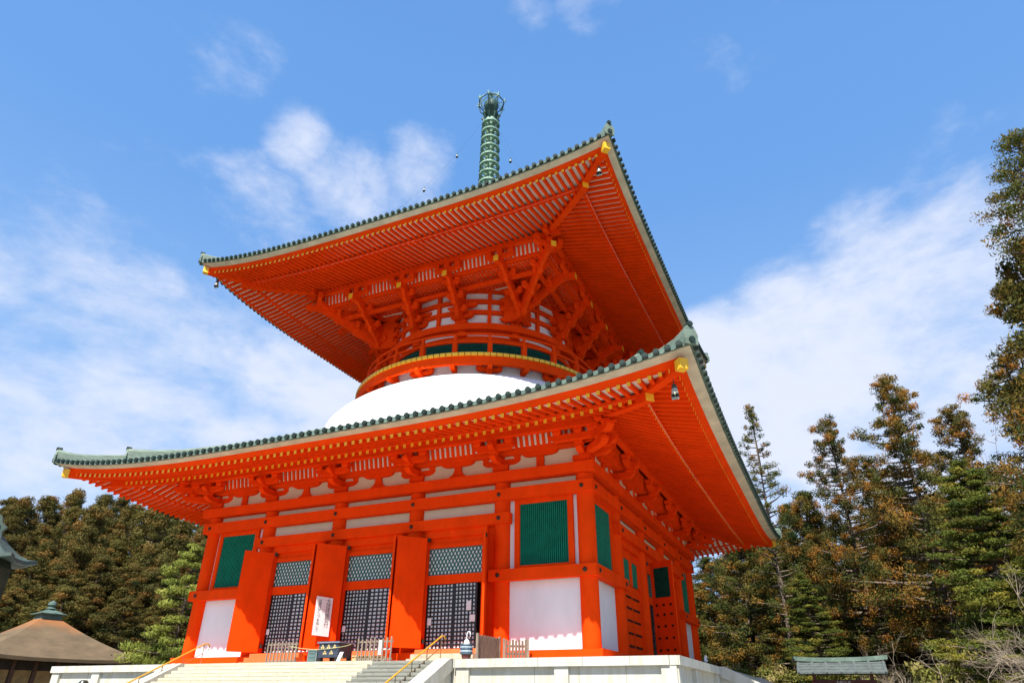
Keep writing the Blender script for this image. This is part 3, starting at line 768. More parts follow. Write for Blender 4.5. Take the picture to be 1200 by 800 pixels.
for k in range(4):
    T = SIDE(k); rd = Vector(T(0, 1, 0)); td = Vector(T(1, 0, 0))
    for s in (-1, 1): bracket_up(T(s*7*s15, 7*c15, 0), rd, 9.35-7*c15)
    for s in (-1, 1): bracket_up(T(s*5.75, q45-.3, 0), rd, 9.35-q45+.3, False)
    dg = (rd+td).normalized(); bracket_up(T(q45, q45, 0), dg, (9.35-q45)*math.sqrt(2))
    # square rings: purlin, inner beams, cove and coffered ceiling
    T_ = T; q = .01 if k % 2 else 0
    b = MB(T_); b.box((-10.1, 9.10, 24.5), (10.1, 9.42, 24.84+q)); b.build('eave_purlin', RED, pg)
    b = MB(T_); b.box((-9.5, 8.55, 23.68), (9.5, 8.8, 23.98+q)); b.build('bracket_beam', RED, pg)
    b = MB(T_); b.box((-8.3, 7.7, 22.95), (8.3, 7.92, 23.2+q)); b.build('bracket_beam', RED, pg)
    b = MB(T_); b.add([(-8.83, 8.83, 23.9), (8.83, 8.83, 23.9), (9.0, 9.0, 24.66), (-9.0, 9.0, 24.66)], [(0, 1, 2, 3)]); b.build('cove_board', BOARD, pg)
    b = MB(T_); u = -8.9
    while u < 9: b.prism([(u-.075, 8.78, 23.85), (u+.075, 8.78, 23.85), (u+.075, 8.90, 23.85), (u-.075, 8.90, 23.85)], (0, .18, .72)); u += .3
    tag(b.build('cove_ribs', RED, pg), kind='stuff')
    b = MB(T_); b.add([(-5.5, 5.5, 23.72), (5.5, 5.5, 23.72), (8.6, 8.6, 23.72), (-8.6, 8.6, 23.72)], [(0, 1, 2, 3)]); b.build('ceiling_board', BOARD, pg)
    b = MB(T_); u = -8.4
    while u < 8.5: b.box((u-.06, max(6.2, abs(u)), 23.62), (u+.06, 8.6, 23.70)); u += .28
    d = 6.3
    while d < 8.6: b.box((-d, d-.06, 23.615), (d, d+.06, 23.695)); d += .28
    tag(b.build('ceiling_lattice', RED, pg), kind='stuff')

# ------------------------------------------------------------------ spire
sp = MB(); n = 20
sp.box((-1.2, -1.2, 32.5), (1.2, 1.2, 35.0)); sp.box((-1.45, -1.45, 34.9), (1.45, 1.45, 35.25))
sp.lathe([(0, 36.6), (1.0, 36.4), (1.35, 35.8), (1.3, 35.2)][::-1], n); sp.lathe([(.75, 36.5), (1.25, 37.3), (1.0, 37.35), (.4, 37.0)], n)
sp.lathe([(.32, 36.4), (.30, 50.0)], 12)
spire = sp.build('spire', BRONZE, pg, True)
for i in range(9):
    z = 38.6+i*1.08; r = 1.0-.018*i
    b = MB(); b.lathe([(r-.30, z+.0), (r, z-.02), (r, z+.13), (r-.26, z+.16)], 24, close=True)
    b.lathe([(.28, z-.10), (.40, z-.10), (.44, z+.12), (.34, z+.26), (.28, z+.26)], 14, close=True)
    for a in range(8):
        an = R(a*45+10); b.bar((math.cos(an)*.3, math.sin(an)*.3, z+.0), (math.cos(an)*(r-.2), math.sin(an)*(r-.2), z+.0), .12, .12)
    for a in range(8):
        an = R(a*45+10); c, s = math.cos(an), math.sin(an)
        b.tube([(c*(r-.03), s*(r-.03), z), (c*(r+.02), s*(r+.02), z-.18), (c*(r-.02), s*(r-.02), z-.42)], [.03, .065, .10], 6, 1)
        b.tube([(c*.3, s*.3, z-.32), (c*(r-.1), s*(r-.1), z-.36)], .018, 5, 1)
    b.build('spire_ring', [BRONZE, BRONZED], spire, True)
b = MB()
b.lathe([(.3, 47.2), (.62, 47.6), (.5, 48.0), (.25, 48.1)], 12, mi=0); b.lathe([(.28, 48.1), (.75, 48.6), (.3, 49.0)], 12, mi=1)
b.lathe([(.28, 49.0), (.62, 49.35), (.75, 49.9), (.55, 50.4), (.2, 50.7), (.08, 51.6), (0, 52.0)], 14, mi=1)
for a in range(8):
    an = R(a*45+12); a2 = R(a*45+57); c, s = math.cos(an), math.sin(an); c2, s2 = math.cos(a2), math.sin(a2)
    b.tube([(c*1.30, s*1.30, 50.2), (c2*1.30, s2*1.30, 50.2)], .055, 6, 1)
    b.tube([(c*.4, s*.4, 50.1), (c*1.55, s*1.55, 50.22)], .04, 5, 0)
    b.tube([(c*1.3, s*1.3, 50.2), (c*1.05, s*1.05, 49.2), (c*.45, s*.45, 48.7)], .06, 5, 1)
    b.tube([(c*1.3, s*1.3, 50.1), (c*1.34, s*1.34, 50.7)], [.09, .02], 5, 0)
    b.tube([(c*1.3, s*1.3, 50.25), (c*.7, s*.7, 51.1), (0, 0, 51.5)], .045, 5, 0)
    b.tube([(c*.62, s*.62, 47.9), (c*.85, s*.85, 48.4)], [.08, .16], 5, 1)
b.build('spire_crown', [BRONZE, BRONZED], spire, True)
# chains to the four corners with little bells
def chain_pt(cx, cy, t, sag): 
    a = Vector((cx*.5, cy*.5, 47.6)); e = Vector((cx*14.9, cy*14.9, 26.2)); p = a.lerp(e, t); p.z -= sag*4*t*(1-t); return p
def small_bell(loc, s, label, group, cap=True):
    o = thing('wind_bell', loc, label, 'bell', group); o.location = Vector(loc)
    b = MB(); x, y, z = loc
    b.lathe([(0, 0), (.10*s, -.03*s), (.15*s, -.12*s), (.17*s, -.34*s)], 14, c=loc, mi=0); b.lathe([(.17*s, -.34*s), (.20*s, -.62*s)], 14, c=loc, mi=1)
    b.lathe([(.20*s, -.62*s), (.25*s, -.76*s), (.2*s, -.74*s), (.1*s, -.2*s)], 14, c=loc, mi=0)
    b.build('bell_body', [BELLM, BELLW], o, True)
    b = MB(); b.tube([(x, y, z+.32*s), (x, y, z)], .025*s, 6); b.build('hanger', IRON, o)
    b = MB(); b.tube([(x, y, z-.2*s), (x, y, z-.85*s)], .02*s, 6); b.box((x-.2*s, y-.01, z-.98*s), (x+.2*s, y+.01, z-.83*s)); b.build('clapper', BELLW if cap else IRON, o)
    return o
for i, (cx, cy) in enumerate(((1, -1), (-1, -1), (1, 1), (-1, 1))):
    b = MB(); pts = [tuple(chain_pt(cx, cy, j/24, 6.0)) for j in range(25)]
    b.tube(pts, .005, 4); b.build('chain', IRON, spire)
LB = {0: [(.245, 'tiny dark bell on the chain to the right of the spire')], 1: [(.12, 'tiny dark bell on the left chain, the one closer to the spire'), (.255, 'tiny dark bell on the left chain, the one farther from the spire')]}
for ci, lst in LB.items():
    cx, cy = ((1, -1), (-1, -1))[ci]
    for t, lab in lst: small_bell(tuple(chain_pt(cx, cy, t, 6.0)-Vector((0, 0, .1))), .48, lab, 'small bells on the spire chains', False)
# corner wind bells
for roofn, d, z, k, lab in (('low', 17.45, 9.02, 0, 'large bronze wind bell hanging under the near corner of the lower eave'),
                            ('up', 14.2, 24.42, 0, 'bronze wind bell hanging under the near corner of the upper eave'),
                            ('up', 14.2, 24.42, 3, 'bronze wind bell hanging under the left corner of the upper eave')):
    f_ = lowf if roofn == 'low' else upf
    p_ = SIDE(k)(d, d, f_['zf'](d)+f_['lf'](d, d)-.12-.30)
    small_bell(p_, .68, lab, 'wind bells under the eave corners')
#MORE
# ------------------------------------------------------------------ things on the platform
def text_mesh(txt, size, origin, xdir, ydir, name, m, parent, vertical=False):
    cu = bpy.data.curves.new('lettering', 'FONT'); cu.body = '\n'.join(txt) if vertical else txt
    cu.size = size; cu.space_line = .86 if vertical else 1; cu.align_x = 'CENTER'; cu.extrude = .002
    o = bpy.data.objects.new('tmp', cu); COL.objects.link(o)
    bpy.context.view_layer.update()
    me = bpy.data.meshes.new_from_object(o.evaluated_get(bpy.context.evaluated_depsgraph_get()))
    bpy.data.objects.remove(o)
    x = Vector(xdir).normalized(); y = Vector(ydir).normalized(); z = x.cross(y)
    M4 = Matrix((x, y, z)).transposed().to_4x4(); M4.translation = Vector(origin)
    me.transform(M4); me.materials.clear(); me.materials.append(m)
    ob = bpy.data.objects.new(name, me); COL.objects.link(ob)
    if parent:
        ob.parent = parent
        if parent.parent is None: ob.matrix_parent_inverse = parent.matrix_basis.inverted()
    return ob
T0 = SIDE(0)
leaf, LP = banner_leaf
def L3(a, t, z): return T0(*LP(a, t, z))
bn = thing('paper_banner', L3(.9, -.07, .85), 'white paper banner with two columns of handwriting on the middle door leaf', 'banner')
b = MB(); tt = -.045
b.prism([L3(1.32, tt-.006, .86), L3(.42, tt-.006, .82), L3(.42, tt-.006, 2.62), L3(1.32, tt-.006, 2.66)], tuple(Vector(L3(0, tt-.012, 0))-Vector(L3(0, tt-.006, 0)))); sh = b.build('sheet', PAPER, bn)
xd = Vector(L3(0, 0, 0))-Vector(L3(1, 0, 0))
INK = mat('ink', (.05, .045, .06), .8, .1)
text_mesh('大塔拝観受付', .26, L3(.64, tt-.014, 2.36), xd, (0, 0, 1), 'lettering', INK, bn, True)
text_mesh('当塔はくつ', .2, L3(1.1, tt-.014, 2.36), xd, (0, 0, 1), 'lettering', INK, bn, True)
text_mesh('をぬいで', .17, L3(1.1, tt-.014, 1.48), xd, (0, 0, 1), 'lettering', INK, bn, True)

def pickets(x0, x1, y, label, slip=False):
    f = thing('picket_fence', ((x0+x1)/2, y, ZT), label, 'fence', 'wooden picket barriers before the doors')
    n = 9
    for i in range(n):
        x = x0+(x1-x0)*i/(n-1)
        b = MB(); h = 1.02+random.uniform(-.05, .04)
        b.add([(x-.035, y-.02, ZT), (x+.035, y-.02, ZT), (x+.035, y+.02, ZT), (x-.035, y+.02, ZT), (x-.035, y-.02, ZT+h), (x+.035, y-.02, ZT+h-.03), (x+.035, y+.02, ZT+h-.03), (x-.035, y+.02, ZT+h)],
              [(3, 2, 1, 0), (4, 5, 6, 7), (0, 1, 5, 4), (1, 2, 6, 5), (2, 3, 7, 6), (3, 0, 4, 7)]); b.build('picket', WOOD, f)
    for z in (.12, .82):
        b = MB(); b.box((x0-.06, y+.021, ZT+z), (x1+.06, y+.06, ZT+z+.07)); b.build('rail', WOOD, f)
    for x in (x0+.15, x1-.15):
        b = MB(); b.box((x-.05, y-.3, ZT), (x+.05, y+.3, ZT+.09)); b.build('foot', WOOD, f)
    if slip:
        b = MB(); b.box((x1-.62, y-.035, ZT+.32), (x1-.48, y-.025, ZT+.9)); b.build('paper_slip', PAPER, f)
pickets(-3.45, -1.75, -14.7, 'grey picket fence before the left pair of lattice doors')
pickets(1.75, 3.5, -14.7, 'grey picket fence with a white slip right of the dark offering box', True)
def slats(p0, p1, h, label):
    f = thing('slat_fence', (p0[0], p0[1], ZT), label, 'fence', 'brown slat fences beside the right door')
    p0 = Vector((*p0, 0)); p1 = Vector((*p1, 0)); d = (p1-p0); Lg = d.length; d.normalize(); n_ = Vector((-d.y, d.x, 0))
    b = MB(); k = int(Lg/.13)
    for i in range(k+1):
        c = p0+d*(Lg*i/k)
        b.prism([tuple(c-d*.05-n_*.015+Vector((0, 0, ZT+.08))), tuple(c+d*.05-n_*.015+Vector((0, 0, ZT+.08))), tuple(c+d*.05+n_*.015+Vector((0, 0, ZT+.08))), tuple(c-d*.05+n_*.015+Vector((0, 0, ZT+.08)))], (0, 0, h-.08-.03*(i % 2)))
    b.bar(tuple(p0+n_*.04+Vector((0, 0, ZT+.3))), tuple(p1+n_*.04+Vector((0, 0, ZT+.3))), .04, .09); b.bar(tuple(p0+n_*.04+Vector((0, 0, ZT+h-.3))), tuple(p1+n_*.04+Vector((0, 0, ZT+h-.3))), .04, .09)
    b.build('slats', WOODS, f)
    for c in (p0-d*.11, p1+d*.09):
        b = MB(); b.prism([tuple(c+d*a+n_*e+Vector((0, 0, ZT))) for a, e in ((-.045, -.045), (.045, -.045), (.045, .045), (-.045, .045))], (0, 0, h+.04)); b.build('post', WOOD, f)
WOODS = mat('weathered brown slats', (.22, .13, .085), .8, .3, 4, .4, 25, stretch=(6, 6, .8), col2=(.10, .06, .045))
slats((8.0, -15.1), (8.05, -13.3), .98, 'taller brown slat fence with a pale end post nearest the steps')
slats((8.42, -13.3), (9.15, -12.9), .9, 'shorter brown slat fence against the white wall panel')

# offering box
ob = thing('offering_box', (.55, -14.9, ZT), 'dark blue offering box with five gold crests on short legs', 'box')
b = MB(); x0, x1, y0, y1 = .05, 1.15, -15.3, -14.3
b.box((x0, y0, ZT+.22), (x1, y1, ZT+.80)); b.build('chest', mat('dark blue lacquer', (.035, .045, .065), .5, .3, 4), ob)
b = MB(); b.box((x0-.07, y0-.07, ZT+.80), (x1+.07, y1+.07, ZT+.86)); lid = b.build('lid', mat('blue grey lid', (.17, .18, .24), .5, .2, 4), ob)
for i in range(6):
    b = MB(); b.box((x0+.04+i*.18, y0-.0, ZT+.861), (x0+.10+i*.18, y1, ZT+.89)); b.build('grate_bar', BLACK, lid)
for (x, y) in ((x0+.08, y0+.08), (x1-.08, y0+.08), (x0+.08, y1-.08), (x1-.08, y1-.08)):
    b = MB(); b.box((x-.08, y-.08, ZT), (x+.08, y+.08, ZT+.22)); b.build('leg', BLACK, ob)
CREST = mat('gold leaf crest', (.62, .47, .22), .5, .1, 5)
for (x, z) in ((.27, .66), (.6, .66), (.93, .66), (.42, .42), (.78, .42)):
    b = MB(); cz = ZT+z-.02
    for (dx, dz) in ((0, 0), (0, .055), (-.055, -.02), (.055, -.02)):
        b.prism([(x+dx+.042*math.cos(a*math.pi/4), y0-.002, cz+dz+.042*math.sin(a*math.pi/4)) for a in range(8)], (0, -.012, 0))
    b.build('crest', CREST, ob)
cb = thing('small_cabinet', (-.35, -15.0, ZT), 'small grey green cabinet left of the offering box', 'cabinet')
CABM = mat('grey green metal', (.20, .26, .24), .5, .15, 4)
b = MB(); b.box((-.6, -15.2, ZT), (-.1, -14.7, ZT+.55)); b.build('body', CABM, cb)
for z in (.08, .24, .40): b = MB(); b.box((-.55, -15.225, ZT+z), (-.15, -15.2, ZT+z+.12)); b.build('drawer', mat('cabinet drawer', (.10, .16, .15), .5, .15, 4), cb)
sign = thing('white_slip_sign', (1.4, -15.35, ZT), 'small white tilted sign leaning at the foot of the offering box', 'sign')
b = MB(); b.prism([(1.22, -15.5, ZT), (1.40, -15.5, ZT), (1.50, -15.38, ZT+.42), (1.32, -15.38, ZT+.42)], (0, .02, 0)); b.build('board', PAPER, sign)
b = MB(); b.bar((1.36, -15.15, ZT), (1.41, -15.36, ZT+.36), .03, .03); b.build('prop', WOODL, sign)
rk = thing('wood_duckboard', (1.3, -14.2, ZT), 'pale wooden duckboard step beside the offering box', 'step')
b = MB()
for i in range(7): b.box((1.3+i*.17, -14.5, ZT+.28), (1.44+i*.17, -13.4, ZT+.33))
b.box((1.3, -14.45, ZT), (2.47, -14.35, ZT+.28)); b.box((1.3, -13.6, ZT), (2.47, -13.5, ZT+.28)); b.build('board', WOODL, rk)
# rope between fence and box
rp_ = thing('rope', (-1.6, -14.7, .2), 'thin pale rope strung across before the offering box', 'rope')
b = MB(); b.tube([(-1.6+3.4*t/12, -15.32-.05*math.sin(t), .22-.28*4*(t/12)*(1-t/12)*.6) for t in range(13)], .012, 5); b.build('cord', mat('rope fibre', (.5, .48, .2), .8), rp_)
# umbrella basket
bk = thing('umbrella_basket', (7.55, -15.2, ZT), 'blue striped basket with a white hooked handle beside the slat fence', 'basket')
bx, by = 7.5, -15.2
b = MB(); b.lathe([(.0, ZT), (.16, ZT), (.20, ZT+.22), (.0, ZT+.22)], 14, c=(bx, by, 0)); b.build('pot', mat('maroon pot', (.13, .03, .025), .6), bk, True)
b = MB()
for i in range(5): b.lathe([(.2+.02*math.sin(i), ZT+.22+i*.075), (.27, ZT+.25+i*.075), (.26, ZT+.30+i*.075)], 14, c=(bx, by, 0), mi=i % 2)
b.build('weave', [mat('dark blue weave', (.05, .09, .13), .6), mat('pale blue weave', (.32, .40, .45), .6)], bk)
b = MB(); b.lathe([(.13, ZT+.60), (.10, ZT+.74), (.03, ZT+.80)], 12, c=(bx, by, 0)); b.build('wrap', PAPER, bk)
b = MB(); b.tube([(bx, by, ZT+.7), (bx, by, ZT+.98), (bx+.05, by, ZT+1.08), (bx+.13, by, ZT+1.08), (bx+.17, by, ZT+.98), (bx+.15, by, ZT+.9)], .022, 6); b.build('handle', PAPER, bk)
# door steps
for i, c0 in enumerate((-4.96, 0, 4.96)):
    ds = thing('door_steps', (c0, -13.0, ZT), ('painted wooden steps before the left lattice doors', 'painted wooden steps before the middle lattice doors', 'painted and grey wooden steps before the half open right lattice doors')[i], 'steps', 'steps up to the lattice doors')
    for j in range(3):
        b = MB(); b.box((c0-1.45, -12.42-.34*(3-j), ZT+.0), (c0+1.75, -12.42-.34*(2-j)-.003, ZT+.21*(j+1))); b.build('tread', STEPW if (j == 2 or i < 2) else WOODP, ds) if True else None
# ------------------------------------------------------------------ hall, lantern, notice board, lamp
def polar(az, r, z=None):
    x, y = CAM.x+r*math.sin(R(az)), CAM.y+r*math.cos(R(az)); return Vector((x, y, ground_z(x, y) if z is None else z))
BARK = mat('cypress bark thatch', (.15, .10, .05), .95, .2, .5, .8, 30, stretch=(1, 1, 3))
tb_ = BARK.node_tree; bs_ = tb_.nodes['Principled BSDF']; s0 = bs_.inputs['Base Color'].links[0].from_socket
gx = tb_.nodes.new('ShaderNodeTexCoord'); sx = tb_.nodes.new('ShaderNodeSeparateXYZ'); tb_.links.new(gx.outputs['Object'], sx.inputs[0])
nr_ = tb_.nodes.new('ShaderNodeTexNoise'); nr_.inputs['Scale'].default_value = .5; tb_.links.new(gx.outputs['Object'], nr_.inputs['Vector'])
a_ = tb_.nodes.new('ShaderNodeMath'); a_.operation = 'MULTIPLY_ADD'; tb_.links.new(nr_.outputs['Fac'], a_.inputs[0]); a_.inputs[1].default_value = 1.6; tb_.links.new(sx.outputs[2], a_.inputs[2])
m_ = tb_.nodes.new('ShaderNodeMapRange'); tb_.links.new(a_.outputs[0], m_.inputs[0]); m_.inputs[1].default_value = 4.7; m_.inputs[2].default_value = 5.7; m_.inputs[4].default_value = .75
x_ = tb_.nodes.new('ShaderNodeMix'); x_.data_type = 'RGBA'; tb_.links.new(m_.outputs[0], x_.inputs['Factor']); tb_.links.new(s0, x_.inputs['A']); x_.inputs['B'].default_value = (.36, .13, .035, 1)
tb_.links.new(x_.outputs['Result'], bs_.inputs['Base Color'])
hc = polar(-57.26, 88); ha = R(76.7); hs = 7.05; ZE_, ZA = 1.35, 5.3
hall = thing('temple_hall', (hc.x, hc.y, hc.z), 'low wooden temple hall with brown bark pyramid roof and green finial', 'hall')
ca, sa = math.cos(ha), math.sin(ha)
def HT(u, d, z): return (hc.x+u*ca+d*sa, hc.y+u*sa-d*ca, z)
def HS(k):
    def T(u, d, z):
        x, y = u, -d
        for _ in range(k): x, y = -y, x
        return (hc.x+x*ca-y*sa, hc.y+x*sa+y*ca, z)
    return T
b = MB()
for k in range(4):
    T = HS(k); b2 = MB(T); n, q = 14, 8; vs = []
    for i in range(n+1):
        s = -1+2*i/n
        for j in range(q+1):
            t = j/q; d = hs*(1-t)+.75*t
            z = ZE_+(ZA-ZE_)*(.80*t+.20*t*t)+.32*abs(s)**3*(1-t)**2
            vs.append((s*d, d, z))
        vs.append((s*(hs-.02), hs-.02, ZE_-.30+.32*abs(s)**3)); vs.append((s*(hs-1.2), hs-1.2, ZE_-.25))
    w_ = q+3; fs = [(i*w_+j, i*w_+j+1, (i+1)*w_+j+1, (i+1)*w_+j) for i in range(n) for j in range(q)]
    fs += [(i*w_, (i+1)*w_, (i+1)*w_+q+1, i*w_+q+1) for i in range(n)]+[(i*w_+q+1, (i+1)*w_+q+1, (i+1)*w_+q+2, i*w_+q+2) for i in range(n)]
    b2.add(vs, fs); bs = len(b.v); b.v += b2.v; b.f += [tuple(x+bs for x in f) for f in b2.f]; b.m += b2.m
rf_ = b.build('roof', BARK, hall, True)
b = MB(HS(0)); b.box((-hs+1.25, -hs+1.25, hc.z-1), (hs-1.25, hs-1.25, ZE_-.2)); b.build('hall_body', mat('old dark timber', (.05, .032, .02), .8, .3, 2), hall)
OCH = mat('golden timber wall', (.42, .24, .075), .7, .25, 2)
for k in range(4):
    T = HS(k)
    for i in range(7):
        u = -hs+1.5+i*(2*hs-3)/6
        b = MB(T); b.box((u-.14, hs-1.25, hc.z-1), (u+.14, hs-1.0, ZE_-.25)); b.build('post', WOODB, hall)
        if i < 6: b = MB(T); w2 = (2*hs-3)/6; b.box((u+.22, hs-1.248, GZ), (u+w2-.22, hs-1.18, ZE_-1.05)); b.build('wall_panel', OCH, hall)
b = MB(HS(0)); b.box((-.95, -.95, ZA-.28), (.95, .95, ZA+.32)); b.box((-1.25, -1.25, ZA+.32), (1.25, 1.25, ZA+.40)); b.add([(-1.1, 1.1, ZA+.4), (1.1, 1.1, ZA+.4), (1.1, -1.1, ZA+.4), (-1.1, -1.1, ZA+.4), (0, 0, ZA+.95)], [(0, 1, 4), (1, 2, 4), (2, 3, 4), (3, 0, 4)])
c0 = HT(0, 0, 0); b.T = None; b.lathe([(.2, ZA+.75), (.5, ZA+.9), (.25, ZA+1.05), (.42, ZA+1.25), (.36, ZA+1.5), (0, ZA+1.72)], 16, c=(c0[0], c0[1], 0)); b.build('finial', TILE, hall, True)

lc = polar(-62.05, 14); LX, LY = lc.x, lc.y
lan = thing('bronze_lantern', (LX, LY, GZ), 'tall dark bronze lantern with curled roof at the left edge', 'lantern')
LANM = mat('dark green bronze', (.022, .03, .016), .6, .4, 4, .4, 20, col2=(.01, .014, .008), spec=.2); LANT = mat('verdigris roof', (.06, .075, .055), .5, .3, 4, .4, 20, col2=(.05, .08, .07), spec=.2)
b = MB(); vs = []; n = 48
prof = [(.08, .48), (.16, .42), (.30, .26), (.44, .12), (.56, .04), (.66, .02), (.67, -.04), (.60, -.05), (.40, .02)]
for i in range(n):
    a = 2*math.pi*i/n; k6 = abs(math.cos(3*a))**6
    for r, z in prof:
        e = r*(1+.10*k6*(r/.66)**2)*(1/math.cos((a % (math.pi/3))-math.pi/6)*.9+.1*1)*.93; vs.append((LX+e*math.cos(a), LY+e*math.sin(a), z-.04+.05*k6*(r/.66)**3))
q = len(prof); b.add(vs, [(i*q+j, ((i+1) % n)*q+j, ((i+1) % n)*q+j+1, i*q+j+1) for i in range(n) for j in range(q-1)]); b.build('lantern_roof', LANT, lan, True)
b = MB(); b.lathe([(.40, .0), (.44, -.1), (.46, -.15), (.45, -1.05), (.5, -1.1), (.5, -1.3), (.62, -1.35), (.6, -1.5), (.34, -1.7), (.2, -1.9)], 6, c=(LX, LY, 0)); b.build('fire_box', LANM, lan)
b = MB(); b.lathe([(.2, -1.9), (.17, -2.4), (.25, -2.5), (.17, -2.6), (.22, -3.1), (.5, -3.25), (.75, -3.3), (.75, GZ)], 16, c=(LX, LY, 0)); b.build('shaft', LANM, lan, True)
b = MB(); b.lathe([(.05, .45), (.16, .5), (.08, .56)], 12, c=(LX, LY, 0))
fl = [(0, .55), (.13, .60), (.21, .72), (.19, .84), (.24, .90), (.15, .97), (.12, 1.06), (.0, 1.16)]
b.prism([(LX+x*.8, LY+x*.6, z-.42) for x, z in fl]+[(LX-x*.8, LY-x*.6, z-.42) for x, z in fl[-2:0:-1]], (.03, -.04, 0)); b.build('flame_finial', LANT, lan)

bc = polar(-.4, 62); BX, BY = bc.x, bc.y
nb = thing('notice_board', (BX, BY, GZ), 'roofed wooden notice board with grey green tiled roof before the trees', 'notice board')
SLATE = mat('grey blue roof tile', (.10, .12, .115), .65, .2, 3, .3, 15, spec=.2)
hw = 3.1
b = MB()
for s in (-1, 1):
    b.prism([(BX-hw, BY+s*1.2, .12), (BX-hw, BY+s*1.2, .22), (BX-hw, BY, 1.02), (BX-hw, BY, .92)], (2*hw, 0, 0))
for i in range(7):
    x = BX-hw+.12+i*(2*hw-.24)/6
    for s in (-1, 1): b.bar((x, BY+s*1.25, .20), (x, BY, 1.03), .15, .08)
for j in range(1, 4):
    t = j/4
    for s in (-1,): b.box((BX-hw, BY+s*1.2*(1-t)-.03, -.0+.22+.80*t-.02), (BX+hw, BY+s*1.2*(1-t)+.03, .22+.80*t+.04))
b.build('board_roof', SLATE, nb)
b = MB()
vs = []
for i in range(13):
    u = -3.35+6.7*i/12; z = .98+.14*(abs(u)/3.35)**3
    vs += [(BX+u, BY-.16, z), (BX+u, BY-.13, z+.30), (BX+u, BY+.13, z+.30), (BX+u, BY+.16, z)]
b.add(vs, [(i*4+a, i*4+(a+1) % 4, (i+1)*4+(a+1) % 4, (i+1)*4+a) for i in range(12) for a in range(4)]+[(3, 2, 1, 0), (48, 49, 50, 51)]); b.build('ridge', TILE, nb)
for x in (-2.0, 2.0): b = MB(); b.box((BX+x-.13, BY-.13, GZ), (BX+x+.13, BY+.13, .5)); b.build('post', WOODB, nb)
b = MB(); b.box((BX-2.2, BY-.2, -.62), (BX+2.2, BY-.14, -.26)); hb_ = b.build('header', mat('dark red board', (.10, .02, .015), .6), nb)
b = MB(); b.box((BX-1.87, BY-.06, -2.7), (BX+1.87, BY+.06, -.7)); b.build('panel', mat('panel board', (.35, .22, .15), .7), nb)
text_mesh('お知らせ', .26, (BX, BY-.21, -.53), (1, 0, 0), (0, 0, 1), 'lettering', PAPER, nb)

lm = thing('garden_lamp', (-12.2, -17.3, GZ), 'black round topped lamp post before the left platform wall', 'lamp')
b = MB(); b.lathe([(.0, -1.17), (.14, -1.19), (.22, -1.28), (.24, -1.38), (.12, -1.45)], 16, c=(-12.2, -17.3, 0)); b.build('lamp_cap', BELLM, lm, True)
b = MB(); b.lathe([(.12, -1.44), (.14, -1.8), (.10, -1.85)], 12, c=(-12.2, -17.3, 0)); b.build('lamp_glass', PAPER, lm, True)
b = MB(); b.lathe([(.06, -1.84), (.05, -3.3), (.16, -3.5), (.16, GZ)], 12, c=(-12.2, -17.3, 0)); b.build('pole', BLACK, lm, True)

# ------------------------------------------------------------------ trees
rng = np.random.default_rng(11)
def foliage_mat(name, cols, pos=(.0, .5, 1.)):
    M = bpy.data.materials.new(name); M.use_nodes = True; t = M.node_tree; b = t.nodes['Principled BSDF']
    b.inputs['Roughness'].default_value = .75; b.inputs['Specular IOR Level'].default_value = .15
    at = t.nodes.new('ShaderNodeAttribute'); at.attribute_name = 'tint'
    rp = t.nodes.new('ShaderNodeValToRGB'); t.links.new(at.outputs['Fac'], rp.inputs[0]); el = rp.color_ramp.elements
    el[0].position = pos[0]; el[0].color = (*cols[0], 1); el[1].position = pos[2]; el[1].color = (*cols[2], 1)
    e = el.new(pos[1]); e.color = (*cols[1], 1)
    oi = t.nodes.new('ShaderNodeObjectInfo'); h = t.nodes.new('ShaderNodeHueSaturation'); t.links.new(rp.outputs[0], h.inputs['Color'])
    mr = t.nodes.new('ShaderNodeMapRange'); t.links.new(oi.outputs['Random'], mr.inputs[0]); mr.inputs[3].default_value = .75; mr.inputs[4].default_value = 1.2
    t.links.new(mr.outputs[0], h.inputs['Value']); t.links.new(h.outputs[0], b.inputs['Base Color'])
    tr = t.nodes.new('ShaderNodeBsdfTranslucent'); t.links.new(h.outputs[0], tr.inputs['Color'])
    mx = t.nodes.new('ShaderNodeMixShader'); mx.inputs[0].default_value = .28
    o = t.nodes['Material Output']; t.links.new(b.outputs[0], mx.inputs[1]); t.links.new(tr.outputs[0], mx.inputs[2]); t.links.new(mx.outputs[0], o.inputs['Surface'])
    return M
CEDAR = foliage_mat('cedar foliage', [(.022, .046, .010), (.105, .105, .022), (.42, .175, .028)])
CEDARD = foliage_mat('forest cedar foliage', [(.035, .05, .013), (.13, .11, .026), (.25, .125, .03)])
FIR = foliage_mat('fir foliage', [(.025, .05, .010), (.10, .125, .02), (.23, .20, .03)])
PINE = foliage_mat('pine foliage', [(.05, .08, .015), (.17, .20, .035), (.28, .29, .06)])
SHRUB = foliage_mat('scrub foliage', [(.05, .08, .018), (.20, .20, .045), (.36, .27, .11)])
TRUNK = mat('tree bark', (.17, .125, .09), .9, .35, 1.5, .5, 15, stretch=(3, 3, .5), col2=(.07, .05, .035))
TWIG = mat('bare twig', (.30, .24, .17), .85, .3, 2)
